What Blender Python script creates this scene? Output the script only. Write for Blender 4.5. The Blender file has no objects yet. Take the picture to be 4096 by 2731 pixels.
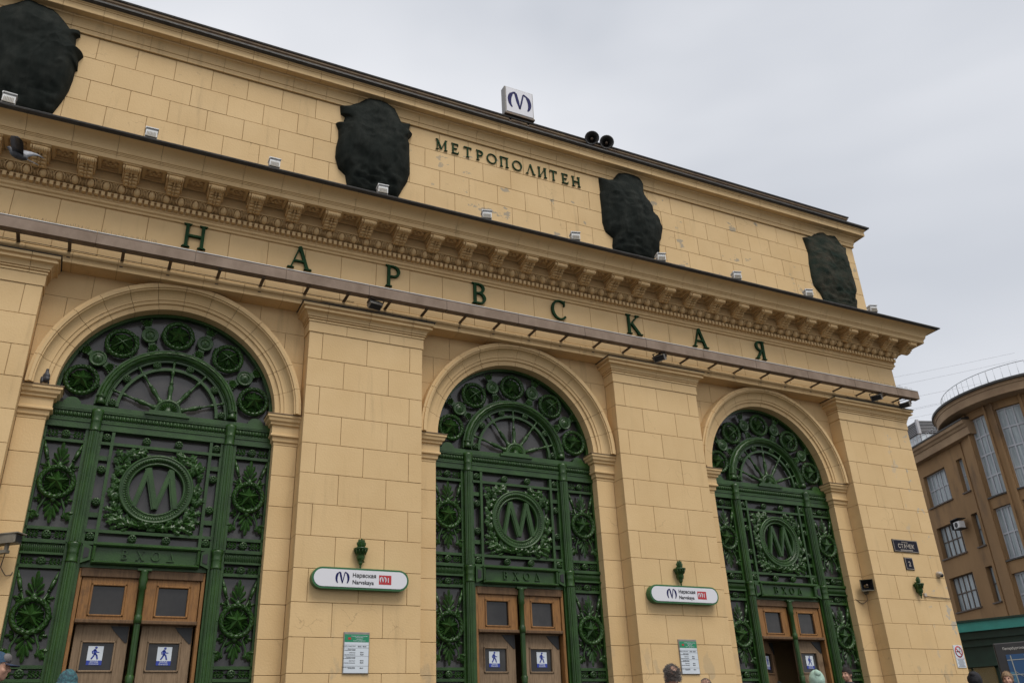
import bpy, bmesh, math, random
from mathutils import Vector, Matrix, noise
random.seed(7)
PI = math.pi
sc = bpy.context.scene
COL = sc.collection
# ------------------------------------------------------------------ camera, sky, sun, exposure
S = 0.5            # metres per course height: the station is laid out in courses
Z0 = 16.54         # height of the pilaster tops above the street, in courses
def W(x, y, z): return Vector((x*S, y*S, (z+Z0)*S))
cam = bpy.data.cameras.new('camera'); cam.sensor_width = 36; cam.lens = 3447.85/4096*36
cam.clip_end = 2000; cam.clip_start = 0.1
co = bpy.data.objects.new('camera', cam); COL.objects.link(co)
R_ = Vector((0.89707292, -0.44003625, -0.04035182)); U_ = Vector((-0.16022797, -0.40902551, 0.89834577)); F_ = Vector((0.41180963, 0.79941618, 0.43743183))
co.matrix_world = Matrix(((R_.x, U_.x, -F_.x, 0), (R_.y, U_.y, -F_.y, 0), (R_.z, U_.z, -F_.z, 0), (0, 0, 0, 1)))
CAM = W(-5.88424265, -26.52898719, -13.53731579); co.location = CAM
sc.camera = co
SUN_EL, SUN_AZ = 58, 10      # degrees; azimuth measured from the facade's normal towards +x
wd = bpy.data.worlds.new('World'); sc.world = wd; wd.use_nodes = True
nt = wd.node_tree; nt.nodes.clear()
def N(t, **k):
    n = nt.nodes.new(t)
    for a, b in k.items(): setattr(n, a, b)
    return n
sky = N('ShaderNodeTexSky', sky_type='NISHITA', sun_disc=False, sun_elevation=math.radians(SUN_EL), sun_rotation=math.radians(180-SUN_AZ))
sky.air_density = 1.2; sky.dust_density = 4
skm = N('ShaderNodeVectorMath', operation='SCALE'); skm.inputs[3].default_value = 0.08
tc = N('ShaderNodeTexCoord'); mp = N('ShaderNodeMapping'); mp.inputs['Scale'].default_value = (1.0, 1.0, 2.4); mp.inputs['Location'].default_value = (6.85, 3.55, 4.65)
nz = N('ShaderNodeTexNoise'); nz.inputs['Scale'].default_value = 1.1; nz.inputs['Detail'].default_value = 4; nz.inputs['Roughness'].default_value = .48; nz.inputs['Distortion'].default_value = .3
cr = N('ShaderNodeValToRGB')
cr.color_ramp.elements[0].position = .30; cr.color_ramp.elements[0].color = (.415, .438, .482, 1)
cr.color_ramp.elements[1].position = .62; cr.color_ramp.elements[1].color = (.672, .680, .706, 1)
mx = N('ShaderNodeMixRGB'); mx.inputs[0].default_value = .93
bg = N('ShaderNodeBackground'); bg.inputs[1].default_value = 1.0; ow = N('ShaderNodeOutputWorld')
L = nt.links.new
L(sky.outputs[0], skm.inputs[0]); L(tc.outputs['Generated'], mp.inputs[0]); L(mp.outputs[0], nz.inputs[0]); L(nz.outputs[0], cr.inputs[0])
L(skm.outputs[0], mx.inputs[1]); L(cr.outputs[0], mx.inputs[2]); L(mx.outputs[0], bg.inputs[0]); L(bg.outputs[0], ow.inputs[0])
sl = bpy.data.lights.new('sun', 'SUN'); sl.energy = 1.5; sl.angle = math.radians(28); sl.color = (1, .955, .88)
so = bpy.data.objects.new('sun', sl); COL.objects.link(so)
e_, a_ = math.radians(SUN_EL), math.radians(SUN_AZ)
so.rotation_euler = Vector((math.sin(a_)*math.cos(e_), -math.cos(a_)*math.cos(e_), math.sin(e_))).to_track_quat('Z', 'Y').to_euler()
so.location = (5, -20, 30)
vs = sc.view_settings; vs.view_transform = 'Standard'; vs.look = 'None'; vs.gamma = 1; vs.use_curve_mapping = False
vs.exposure = 0.46
# ------------------------------------------------------------------ mesh builder
WH = {}            # world origin (in courses) of every object that may be a parent
class MB:
    def __init__(s): s.v = []; s.f = []; s.m = []; s.s = []
    def add(s, vs_, fs, m=0, sm=False):
        b = len(s.v); s.v += [tuple(p) for p in vs_]
        for f in fs: s.f.append([b+i for i in f]); s.m.append(m); s.s.append(sm)
        return s
    def box(s, x0, x1, y0, y1, z0, z1, c=0, m=0):
        if c <= 0:
            v = [(x, y, z) for z in (z0, z1) for y in (y0, y1) for x in (x0, x1)]
            return s.add(v, [(0,2,3,1),(4,5,7,6),(0,1,5,4),(1,3,7,5),(3,2,6,7),(2,0,4,6)], m)
        v = [(x0+c,y0,z0+c),(x1-c,y0,z0+c),(x1-c,y0,z1-c),(x0+c,y0,z1-c),(x0,y0+c,z0),(x1,y0+c,z0),(x1,y0+c,z1),(x0,y0+c,z1),(x0,y1,z0),(x1,y1,z0),(x1,y1,z1),(x0,y1,z1)]
        return s.add(v, [(0,1,2,3),(0,4,5,1),(1,5,6,2),(2,6,7,3),(3,7,4,0),(4,8,9,5),(5,9,10,6),(6,10,11,7),(7,11,8,4),(8,11,10,9)], m)
    def loopsolid(s, rings, m=0, sm=False, caps=True, close=False):
        n = len(rings[0]); k = len(rings); v = [p for r in rings for p in r]; fs = []
        for i in range(k if close else k-1):
            a, b = i*n, ((i+1) % k)*n
            for j in range(n): fs.append((a+j, a+(j+1) % n, b+(j+1) % n, b+j))
        b0 = len(s.v)
        s.add(v, fs, m, sm)
        if caps and not close:
            for r in (list(range(n))[::-1], [(k-1)*n+j for j in range(n)]):
                s.f.append([b0+i for i in r]); s.m.append(m); s.s.append(False)
        return s
    def prism(s, poly, y0, y1, m=0, c=0):        # poly of (x,z), front at y0
        rings = [[(x, y1, z) for x, z in poly], [(x, y0, z) for x, z in poly]]
        return s.loopsolid(rings, m)
    def prismx(s, poly, x0, x1, m=0, sm=False):  # poly of (y,z)
        return s.loopsolid([[(x0, y, z) for y, z in poly], [(x1, y, z) for y, z in poly]], m, sm)
    def prismz(s, poly, z0, z1, m=0):
        return s.loopsolid([[(x, y, z0) for x, y in poly], [(x, y, z1) for x, y in poly]], m)
    def lathe(s, prof, c=(0,0,0), ax='z', n=12, m=0, sm=True, a0=0, a1=2*PI, caps=True):
        full = abs(a1-a0-2*PI) < 1e-6; k = n if full else n+1; v = []
        for r, h in prof:
            for i in range(k):
                a = a0+(a1-a0)*i/n; p, q = r*math.cos(a), r*math.sin(a)
                v.append({'z': (c[0]+p, c[1]+q, c[2]+h), 'y': (c[0]+p, c[1]+h, c[2]+q), 'x': (c[0]+h, c[1]+p, c[2]+q)}[ax])
        fs = []
        for j in range(len(prof)-1):
            for i in range(n): fs.append((j*k+i, j*k+(i+1) % k, (j+1)*k+(i+1) % k, (j+1)*k+i))
        b0 = len(s.v); s.add(v, fs, m, sm)
        if full and caps:
            for j, r in ((0, prof[0][0]), (len(prof)-1, prof[-1][0])):
                if r > 1e-4: s.f.append([b0+j*k+i for i in range(k)]); s.m.append(m); s.s.append(False)
        return s
    def tube(s, pts, r, n=6, m=0, sm=True, caps=True):
        pts = [Vector(p) for p in pts]; rings = []; up = None
        for i, p in enumerate(pts):
            d = (pts[min(i+1, len(pts)-1)]-pts[max(i-1, 0)]).normalized()
            if up is None: up = Vector((0, 0, 1)) if abs(d.z) < .9 else Vector((1, 0, 0))
            x = d.cross(up).normalized(); y = x.cross(d); up = y
            rr = r[i] if isinstance(r, (list, tuple)) else r
            rings.append([tuple(p+x*rr*math.cos(2*PI*j/n)+y*rr*math.sin(2*PI*j/n)) for j in range(n)])
        return s.loopsolid(rings, m, sm, caps)
    def ell(s, c, r, n=10, k=6, m=0, rot=None, sm=True, half=False):
        v = []; fs = []
        for j in range(k+1):
            t = -PI/2+PI*j/k
            for i in range(n):
                a = 2*PI*i/n; p = Vector((r[0]*math.cos(t)*math.cos(a), r[1]*math.cos(t)*math.sin(a), r[2]*math.sin(t)))
                if rot: p = rot @ p
                v.append((c[0]+p.x, c[1]+p.y, c[2]+p.z))
        for j in range(k):
            for i in range(n): fs.append((j*n+i, j*n+(i+1) % n, (j+1)*n+(i+1) % n, (j+1)*n+i))
        return s.add(v, fs, m, sm)
    def torus(s, c, R, r, nu=32, nv=8, m=0, a0=0, a1=2*PI, bump=None, ry=None):   # ring in the xz plane
        full = abs(a1-a0-2*PI) < 1e-6; rings = []
        for i in range(nu if full else nu+1):
            a = a0+(a1-a0)*i/nu; ring = []
            for j in range(nv):
                b = 2*PI*j/nv; rr = r*(1+(bump(a, b) if bump else 0))
                q = R+rr*math.cos(b); ring.append((c[0]+q*math.cos(a), c[1]-(ry or 1)*rr*math.sin(b), c[2]+q*math.sin(a)))
            rings.append(ring)
        return s.loopsolid(rings, m, True, not full, full)
    def mould(s, path, prof, m=0, sm=False):     # closed profile (d outward to the right of the path, z)
        P = [Vector(p) for p in path]; rings = []
        for i, p in enumerate(P):
            ns = []
            if i > 0: d = (P[i]-P[i-1]).normalized(); ns.append(Vector((d.y, -d.x)))
            if i < len(P)-1: d = (P[i+1]-P[i]).normalized(); ns.append(Vector((d.y, -d.x)))
            n = ns[0] if len(ns) == 1 else (ns[0]+ns[1])/(1+ns[0].dot(ns[1]))
            rings.append([(p.x+n.x*d, p.y+n.y*d, z) for d, z in prof])
        return s.loopsolid(rings, m, sm)
    def mesh(s, name, mats, scale=S, recalc=True):
        me = bpy.data.meshes.new(name)
        me.from_pydata([(x*scale, y*scale, z*scale) for x, y, z in s.v], [], s.f)
        for t in (mats if isinstance(mats, (list, tuple)) else [mats]): me.materials.append(t)
        if recalc:
            b = bmesh.new(); b.from_mesh(me)
            for i, f in enumerate(b.faces): f.smooth = s.s[i]; f.material_index = s.m[i]
            bmesh.ops.recalc_face_normals(b, faces=b.faces); b.to_mesh(me); b.free()
        return me
    def build(s, name, mats, parent=None, at=(0, 0, 0), scale=S):
        return place(s.mesh(name, mats, scale), name, parent, at)
def place(me, name, parent=None, at=(0, 0, 0), rot=None):
    o = bpy.data.objects.new(name, me); COL.objects.link(o)
    WH[o.name] = tuple(at)
    if parent is None: o.location = W(*at)
    else:
        o.parent = parent; q = WH[parent.name]; o.location = ((at[0]-q[0])*S, (at[1]-q[1])*S, (at[2]-q[2])*S)
    if rot: o.rotation_euler = rot
    return o
def tag(o, label, cat, group=None):
    o['label'] = label; o['category'] = cat
    if group: o['group'] = group
    return o
def thing(name, label, cat, at=(0, 0, 0), rz=0, group=None, metric=None):
    o = bpy.data.objects.new(name, None); COL.objects.link(o); o.empty_display_size = .1
    o.location = metric if metric is not None else W(*at); o.rotation_euler = (0, 0, rz); WH[o.name] = tuple(at)
    return tag(o, label, cat, group)
def copy_tree(o, parent=None, shift=None):
    c = o.copy(); COL.objects.link(c); WH[c.name] = WH.get(o.name, (0, 0, 0))
    if parent is not None: c.parent = parent
    if shift is not None: c.location = Vector(c.location)+Vector(shift)
    for k in list(o.children): copy_tree(k, c)
    return c
# ------------------------------------------------------------------ materials
def mat(name, col, rough=.6, metal=0, var=None, vscale=3, stretch=(1, 1, 1), bump=0, bscale=60, spec=.5, rnd=0, extra=None, coat=0):
    m = bpy.data.materials.new(name); m.use_nodes = True; t = m.node_tree; b = t.nodes['Principled BSDF']
    b.inputs['Roughness'].default_value = rough; b.inputs['Metallic'].default_value = metal; b.inputs['Specular IOR Level'].default_value = spec
    b.inputs['Coat Weight'].default_value = coat
    n = t.nodes.new; l = t.links.new
    rgb = n('ShaderNodeRGB'); rgb.outputs[0].default_value = (*col, 1); out = rgb.outputs[0]
    geo = n('ShaderNodeNewGeometry'); mp = n('ShaderNodeMapping'); mp.inputs['Scale'].default_value = stretch; l(geo.outputs['Position'], mp.inputs[0])
    m['_geo'] = 1
    if var:
        z = n('ShaderNodeTexNoise'); z.inputs['Scale'].default_value = vscale; z.inputs['Detail'].default_value = 6; z.inputs['Roughness'].default_value = .6
        l(mp.outputs[0], z.inputs[0]); r = n('ShaderNodeValToRGB'); r.color_ramp.elements[0].position = .35; r.color_ramp.elements[1].position = .68
        l(z.outputs[0], r.inputs[0]); x = n('ShaderNodeMixRGB'); l(r.outputs[0], x.inputs[0]); l(out, x.inputs[1]); x.inputs[2].default_value = (*var, 1); out = x.outputs[0]
    if extra: out = extra(t, out, geo)
    if rnd:
        oi = n('ShaderNodeObjectInfo'); mr = n('ShaderNodeMapRange'); mr.inputs[3].default_value = 1-rnd; mr.inputs[4].default_value = 1+rnd
        l(oi.outputs['Random'], mr.inputs[0]); hv = n('ShaderNodeHueSaturation'); l(mr.outputs[0], hv.inputs['Value']); l(out, hv.inputs['Color']); out = hv.outputs[0]
    l(out, b.inputs['Base Color'])
    if bump:
        z = n('ShaderNodeTexNoise'); z.inputs['Scale'].default_value = bscale; z.inputs['Detail'].default_value = 5; l(mp.outputs[0], z.inputs[0])
        u = n('ShaderNodeBump'); u.inputs['Strength'].default_value = bump; u.inputs['Distance'].default_value = .02; l(z.outputs[0], u.inputs['Height']); l(u.outputs[0], b.inputs['Normal'])
    return m
def mixin(t, a, fac, col):
    x = t.nodes.new('ShaderNodeMixRGB'); t.links.new(fac, x.inputs[0]); t.links.new(a, x.inputs[1]); x.inputs[2].default_value = (*col, 1); return x.outputs[0]
def mth(t, op, a, b=None):
    x = t.nodes.new('ShaderNodeMath'); x.operation = op; x.use_clamp = op in ('MULTIPLY_ADD',)
    for i, q in enumerate((a, b)):
        if q is None: continue
        if isinstance(q, (int, float)): x.inputs[i].default_value = q
        else: t.links.new(q, x.inputs[i])
    return x.outputs[0]
def rampf(t, fac, p0, p1):
    r = t.nodes.new('ShaderNodeMapRange'); r.interpolation_type = 'SMOOTHSTEP'; r.inputs[1].default_value = p0; r.inputs[2].default_value = p1; t.links.new(fac, r.inputs[0]); return r.outputs[0]
def nz_(t, geo, scale, detail=5, stretch=(1, 1, 1), off=(0, 0, 0)):
    mp = t.nodes.new('ShaderNodeMapping'); mp.inputs['Scale'].default_value = stretch; mp.inputs['Location'].default_value = off; t.links.new(geo.outputs['Position'], mp.inputs[0])
    z = t.nodes.new('ShaderNodeTexNoise'); z.inputs['Scale'].default_value = scale; z.inputs['Detail'].default_value = detail; z.inputs['Roughness'].default_value = .6; t.links.new(mp.outputs[0], z.inputs[0]); return z.outputs[0]
def dirt(t, out, geo):            # faint water streaks and soot
    a = rampf(t, nz_(t, geo, 1.0, 6, (5, 5, .5)), .56, .80)
    out = mixin(t, out, mth(t, 'MULTIPLY', a, .38), (.27, .19, .10))
    b = rampf(t, nz_(t, geo, 9, 8), .66, .74)
    return mixin(t, out, mth(t, 'MULTIPLY', b, .35), (.25, .19, .12))
def peel(t, out, geo):            # paint flaking off to grey plaster, in patches of their own shape
    out = dirt(t, out, geo)
    sx = t.nodes.new('ShaderNodeSeparateXYZ'); t.links.new(geo.outputs['Position'], sx.inputs[0])
    reg = mth(t, 'MULTIPLY', rampf(t, sx.outputs['X'], -1.0, 4.0), rampf(t, nz_(t, geo, .33, 1, (1, 1, .5), (4.3, 0, 2.2)), .36, .50))
    p = rampf(t, nz_(t, geo, 2.3, 9, (1, 1, 1.5)), .640, .647)
    out = mixin(t, out, mth(t, 'MULTIPLY', p, reg), (.36, .295, .205))
    return cracks(t, out, geo)
def cracks(t, out, geo):
    v = t.nodes.new('ShaderNodeTexVoronoi'); v.feature = 'DISTANCE_TO_EDGE'; v.inputs['Scale'].default_value = 1.6
    mpx = t.nodes.new('ShaderNodeMixRGB'); mpx.blend_type = 'ADD'; mpx.inputs[0].default_value = .35
    zz = t.nodes.new('ShaderNodeTexNoise'); zz.inputs['Scale'].default_value = 4; zz.inputs['Detail'].default_value = 6
    t.links.new(geo.outputs['Position'], zz.inputs[0]); t.links.new(geo.outputs['Position'], mpx.inputs[1]); t.links.new(zz.outputs['Color'], mpx.inputs[2]); t.links.new(mpx.outputs[0], v.inputs['Vector'])
    ck = mth(t, 'LESS_THAN', v.outputs['Distance'], .006); msk = rampf(t, nz_(t, geo, .8, 3, (1, 1, 1), (9, 2, 5)), .60, .64)
    return mixin(t, out, mth(t, 'MULTIPLY', mth(t, 'MULTIPLY', ck, msk), .4), (.25, .16, .08))
def scuff(t, out, geo):           # cleaned-off graffiti ghosts and scuffs on the lower courses
    out = cracks(t, dirt(t, out, geo), geo)
    sep = t.nodes.new('ShaderNodeSeparateXYZ'); t.links.new(geo.outputs['Position'], sep.inputs[0])
    pp = mth(t, 'MULTIPLY', rampf(t, nz_(t, geo, 3.1, 8), .60, .63), rampf(t, sep.outputs['X'], 13.2, 14.2)); out = mixin(t, out, mth(t, 'MULTIPLY', pp, .8), (.40, .37, .31))
    low = rampf(t, sep.outputs['Z'], 3.7, 2.4)
    g = rampf(t, nz_(t, geo, 2.6, 3, (1, 1, .6), (1, 0, 3)), .57, .63)
    return mixin(t, out, mth(t, 'MULTIPLY', mth(t, 'MULTIPLY', g, low), .45), (.30, .26, .19))
OCH = (.645, .458, .238); OCH2 = (.595, .412, .204)
M = {}
M['paint'] = mat('ochre_paint', OCH, .72, var=OCH2, vscale=1.1, bump=.14, bscale=34, rnd=.022, extra=dirt, spec=.3)
M['wall'] = mat('ochre_wall', OCH, .72, var=OCH2, vscale=1.1, bump=.16, bscale=34, rnd=.028, extra=peel, spec=.3)
M['low'] = mat('ochre_pilaster', OCH, .72, var=OCH2, vscale=1.1, bump=.16, bscale=34, rnd=.028, extra=scuff, spec=.3)
M['mortar'] = mat('joint_filler', (.34, .215, .095), .9)
M['tin'] = mat('dark_roof_tin', (.030, .027, .024), .55, .0, var=(.055, .050, .045), vscale=6, stretch=(1, 1, 3), bump=.3, bscale=12)
M['rust'] = mat('brown_roof_edge', (.13, .085, .055), .7, var=(.22, .15, .08), vscale=5)
M['grey'] = mat('trough_grey', (.275, .21, .165), .8, var=(.19, .14, .105), vscale=2.5, stretch=(1.2, 1.2, .8), bump=.1, spec=.15)
M['greyd'] = mat('dark_bracket', (.10, .085, .07), .6, .3, var=(.16, .10, .06), vscale=8)
M['iron'] = mat('green_iron', (.026, .074, .013), .34, var=(.013, .041, .007), vscale=4, bump=.2, bscale=45, rnd=.06, spec=.42)
M['letter'] = mat('letter_green', (.012, .050, .016), .7, spec=.15, var=(.008, .030, .012), vscale=9, bump=.3, bscale=40)
def dust(t, out, geo):
    return mixin(t, out, mth(t, 'MULTIPLY', rampf(t, nz_(t, geo, 1.7, 6), .35, .75), .5), (.105, .098, .094))
M['glass'] = mat('dusty_glass', (.046, .043, .042), .18, extra=dust, spec=.55)
M['dglass'] = mat('door_glass', (.018, .017, .017), .08, extra=lambda t, o, g: mixin(t, o, mth(t, 'MULTIPLY', rampf(t, nz_(t, g, 1.3, 5), .4, .7), .5), (.06, .055, .05)), rnd=.5, spec=.45)
def netx(t, out, geo):
    a = rampf(t, nz_(t, geo, 3.2, 7, (1.6, 1, .7)), .42, .70)
    return mixin(t, out, mth(t, 'MULTIPLY', a, .8), (.026, .029, .025))
M['net'] = mat('dark_netting', (.011, .0145, .0125), .85, extra=netx, bump=.45, bscale=110, stretch=(.5, .5, 2.2), spec=.12)
M['net2'] = mat('thin_green_netting', (.014, .024, .018), .85, var=(.050, .045, .032), vscale=3.5, bump=.8, bscale=40, stretch=(.8, .8, 1.4), spec=.12)
M['horn'] = mat('dark_horn', (.028, .027, .026), .6, var=(.045, .042, .04), vscale=9)
M['white'] = mat('white_housing', (.70, .71, .72), .4, var=(.58, .58, .57), vscale=9)
M['gri'] = mat('lamp_grille', (.30, .27, .22), .6)
M['steel'] = mat('grey_steel', (.22, .21, .20), .5, .4, var=(.30, .28, .25), vscale=14)
M['black'] = mat('black_plastic', (.012, .012, .013), .5)
def wood(name, a, b, rough=.5):
    def ex(t, out, geo):
        g = rampf(t, nz_(t, geo, 6, 8, (7, 7, .7)), .38, .68); out = mixin(t, out, mth(t, 'MULTIPLY', g, .75), b)
        w = rampf(t, nz_(t, geo, 2.2, 6, (1, 1, 1)), .56, .70); return mixin(t, out, mth(t, 'MULTIPLY', w, .7), (.075, .042, .020))
    return mat(name, a, rough, extra=ex, bump=.3, bscale=30, stretch=(6, 6, .6), rnd=.08, spec=.35)
M['oak'] = wood('varnished_oak', (.29, .140, .044), (.165, .078, .028))
M['oakw'] = wood('weathered_oak', (.25, .172, .105), (.165, .110, .064), .7)
M['oakd'] = wood('dark_oak_rail_shaded_leaf', (.150, .085, .040), (.08, .043, .020), .6)
M['navy'] = mat('navy_print', (.010, .012, .085), .6, spec=.15)
M['blue'] = mat('blue_print', (.020, .045, .32), .4)
M['paper'] = mat('white_sheet', (.62, .67, .72), .35, var=(.56, .61, .66), vscale=3)
M['signw'] = mat('white_acrylic', (.66, .66, .70), .25)
M['red'] = mat('red_print', (.42, .020, .025), .4)
M['green'] = mat('sign_green', (.018, .115, .035), .35)
M['green2'] = mat('poster_green', (.010, .22, .10), .4)
M['ink'] = mat('black_ink', (.015, .015, .018), .5)
M['inkg'] = mat('grey_ink', (.16, .17, .19), .5)
M['plate'] = mat('navy_plate', (.012, .012, .022), .6, spec=.15)
M['cream'] = mat('worn_cream', (.42, .37, .31), .6)
# ------------------------------------------------------------------ ground
PW, PP, XE, XL, Y1 = 4.117, 12.262, 28.94, -17.6, .64     # pilaster width, bay period, right end, left end, recessed wall plane
BASE = -14.24
def ground_z(y):                                         # plaza rising gently to the doors, metres
    for (a, za), (b, zb) in zip(((-400, 0), (-13, 0), (-6, .55), (-1.6, 1.15), (400, 1.15)), ((-13, 0), (-6, .55), (-1.6, 1.15), (400, 1.15))):
        if y <= b: return za+(zb-za)*(y-a)/(b-a)
    return 1.15
g = MB(); ys = [-400, -60, -13, -9.5, -6, -3.8, -1.6, 8, 60, 400]; xs = [-400, -60, -15, 0, 15, 60, 400]
g.add([(x, y, ground_z(y)) for y in ys for x in xs], [(j*7+i, j*7+i+1, j*7+i+8, j*7+i+7) for j in range(9) for i in range(6)])
gm = mat('asphalt_paving', (.055, .053, .050), .85, var=(.085, .08, .075), vscale=.8, bump=.5, bscale=40)
go = bpy.data.objects.new('ground', g.mesh('ground', gm, 1)); COL.objects.link(go); go['kind'] = 'structure'
# ------------------------------------------------------------------ station
ST = thing('metro_station', 'ochre painted metro station with three arched entrances, heavy bracketed cornice and plain attic', 'building', (8, 0, BASE))
GAP = .0065
BC = {}
def block(parent, name, x0, x1, y0, y1, z0, z1, m, c=.008, gx=True):
    x0 += GAP; x1 -= GAP; z0 += GAP; z1 -= GAP
    k = (name, round(x1-x0, 3), round(y1-y0, 3), round(z1-z0, 3), m.name)
    if k not in BC: BC[k] = MB().box(0, x1-x0, 0, y1-y0, 0, z1-z0, c).mesh(name, m)
    j = random.uniform(-.004, .004)
    return place(BC[k], name, parent, (x0, y0+j, z0))
def polyblock(parent, name, poly, y0, y1, m):
    return MB().prism(poly, y0, y1).build(name, m, parent)
body = MB()
body.box(XL, 28.86, 3.3, 26, BASE, 5.2)                  # mass behind the vestibules
body.box(XL, 28.86, .72, 3.3, .99, 5.2)
for i in (-1, 0, 1, 2): body.box((i-0)*PP-.74 if i > -1 else XL, i*PP+PW+.74 if i < 2 else 28.86, .74, 3.3, BASE, .99)
BODY = body.build('wall_core', M['mortar'], ST)
MB().box(28.87, XE, .66, 26, BASE, 3.2).build('side_wall', M['paint'], ST)
for i in (-1, 0, 1, 2):
    x = i*PP; wd_ = PW if i < 2 else 4.42
    pil = MB().box(x+.035, x+wd_-.035, .035, .74, BASE, 0).build('pilaster', M['mortar'], ST)
    for k in range(15):
        z1, z0 = -k, max(-k-1, BASE)
        js = [0, .475, 2.06, 3.64, wd_] if k % 2 == 0 else [0, 1.265, 2.865, wd_]
        for a, b in zip(js, js[1:]): block(pil, 'stone_block', x+a, x+b, 0, .735, z0, z1, M['low'])
    # capital: plain necking course, then moulded stones
    cap = MB().box(x+.03, x+wd_-.03, .03, .74, 0, .97).build('capital', M['mortar'], ST)
    pf1 = [(-.6 if False else -.03, 0), (.03, 0), (.03, .37), (-.03, .37)]
    pf2 = [(-.03, .38), (.06, .38), (.06, .44), (.035, .45), (.035, .47), (.095, .475), (.095, .515), (.07, .52), (.07, .54), (.115, .545)] + [(.115+.15*(1-math.cos(t*PI/10)), .55+.15*math.sin(t*PI/10)) for t in range(6)] + [(.285, .705), (.285, .765), (.235, .775), (.235, .80), (.25, .83), (.325, .85), (.325, .945), (-.03, .945)]
    def run(prof, cuts, name):
        for a, b in zip(cuts, cuts[1:]):
            path = []
            if a == 0: path.append((x, Y1))
            path += [(x+a+(GAP if a else 0), 0), (x+b-(GAP if b < wd_ else 0), 0)]
            if b == wd_: path.append((x+b, Y1))
            MB().mould(path, prof).build(name, M['paint'], cap)
    run(pf1, [0, 1.30, 2.87, wd_], 'necking_stone'); run(pf2, [0, .56, 2.08, 3.66, wd_], 'capital_stone')
    MB().mould([(x, Y1), (x, 0), (x+wd_, 0), (x+wd_, Y1)], [(0, .95), (.36, .95), (.365, .968), (0, .975)]).build('flashing', M['tin'], cap)
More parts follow.
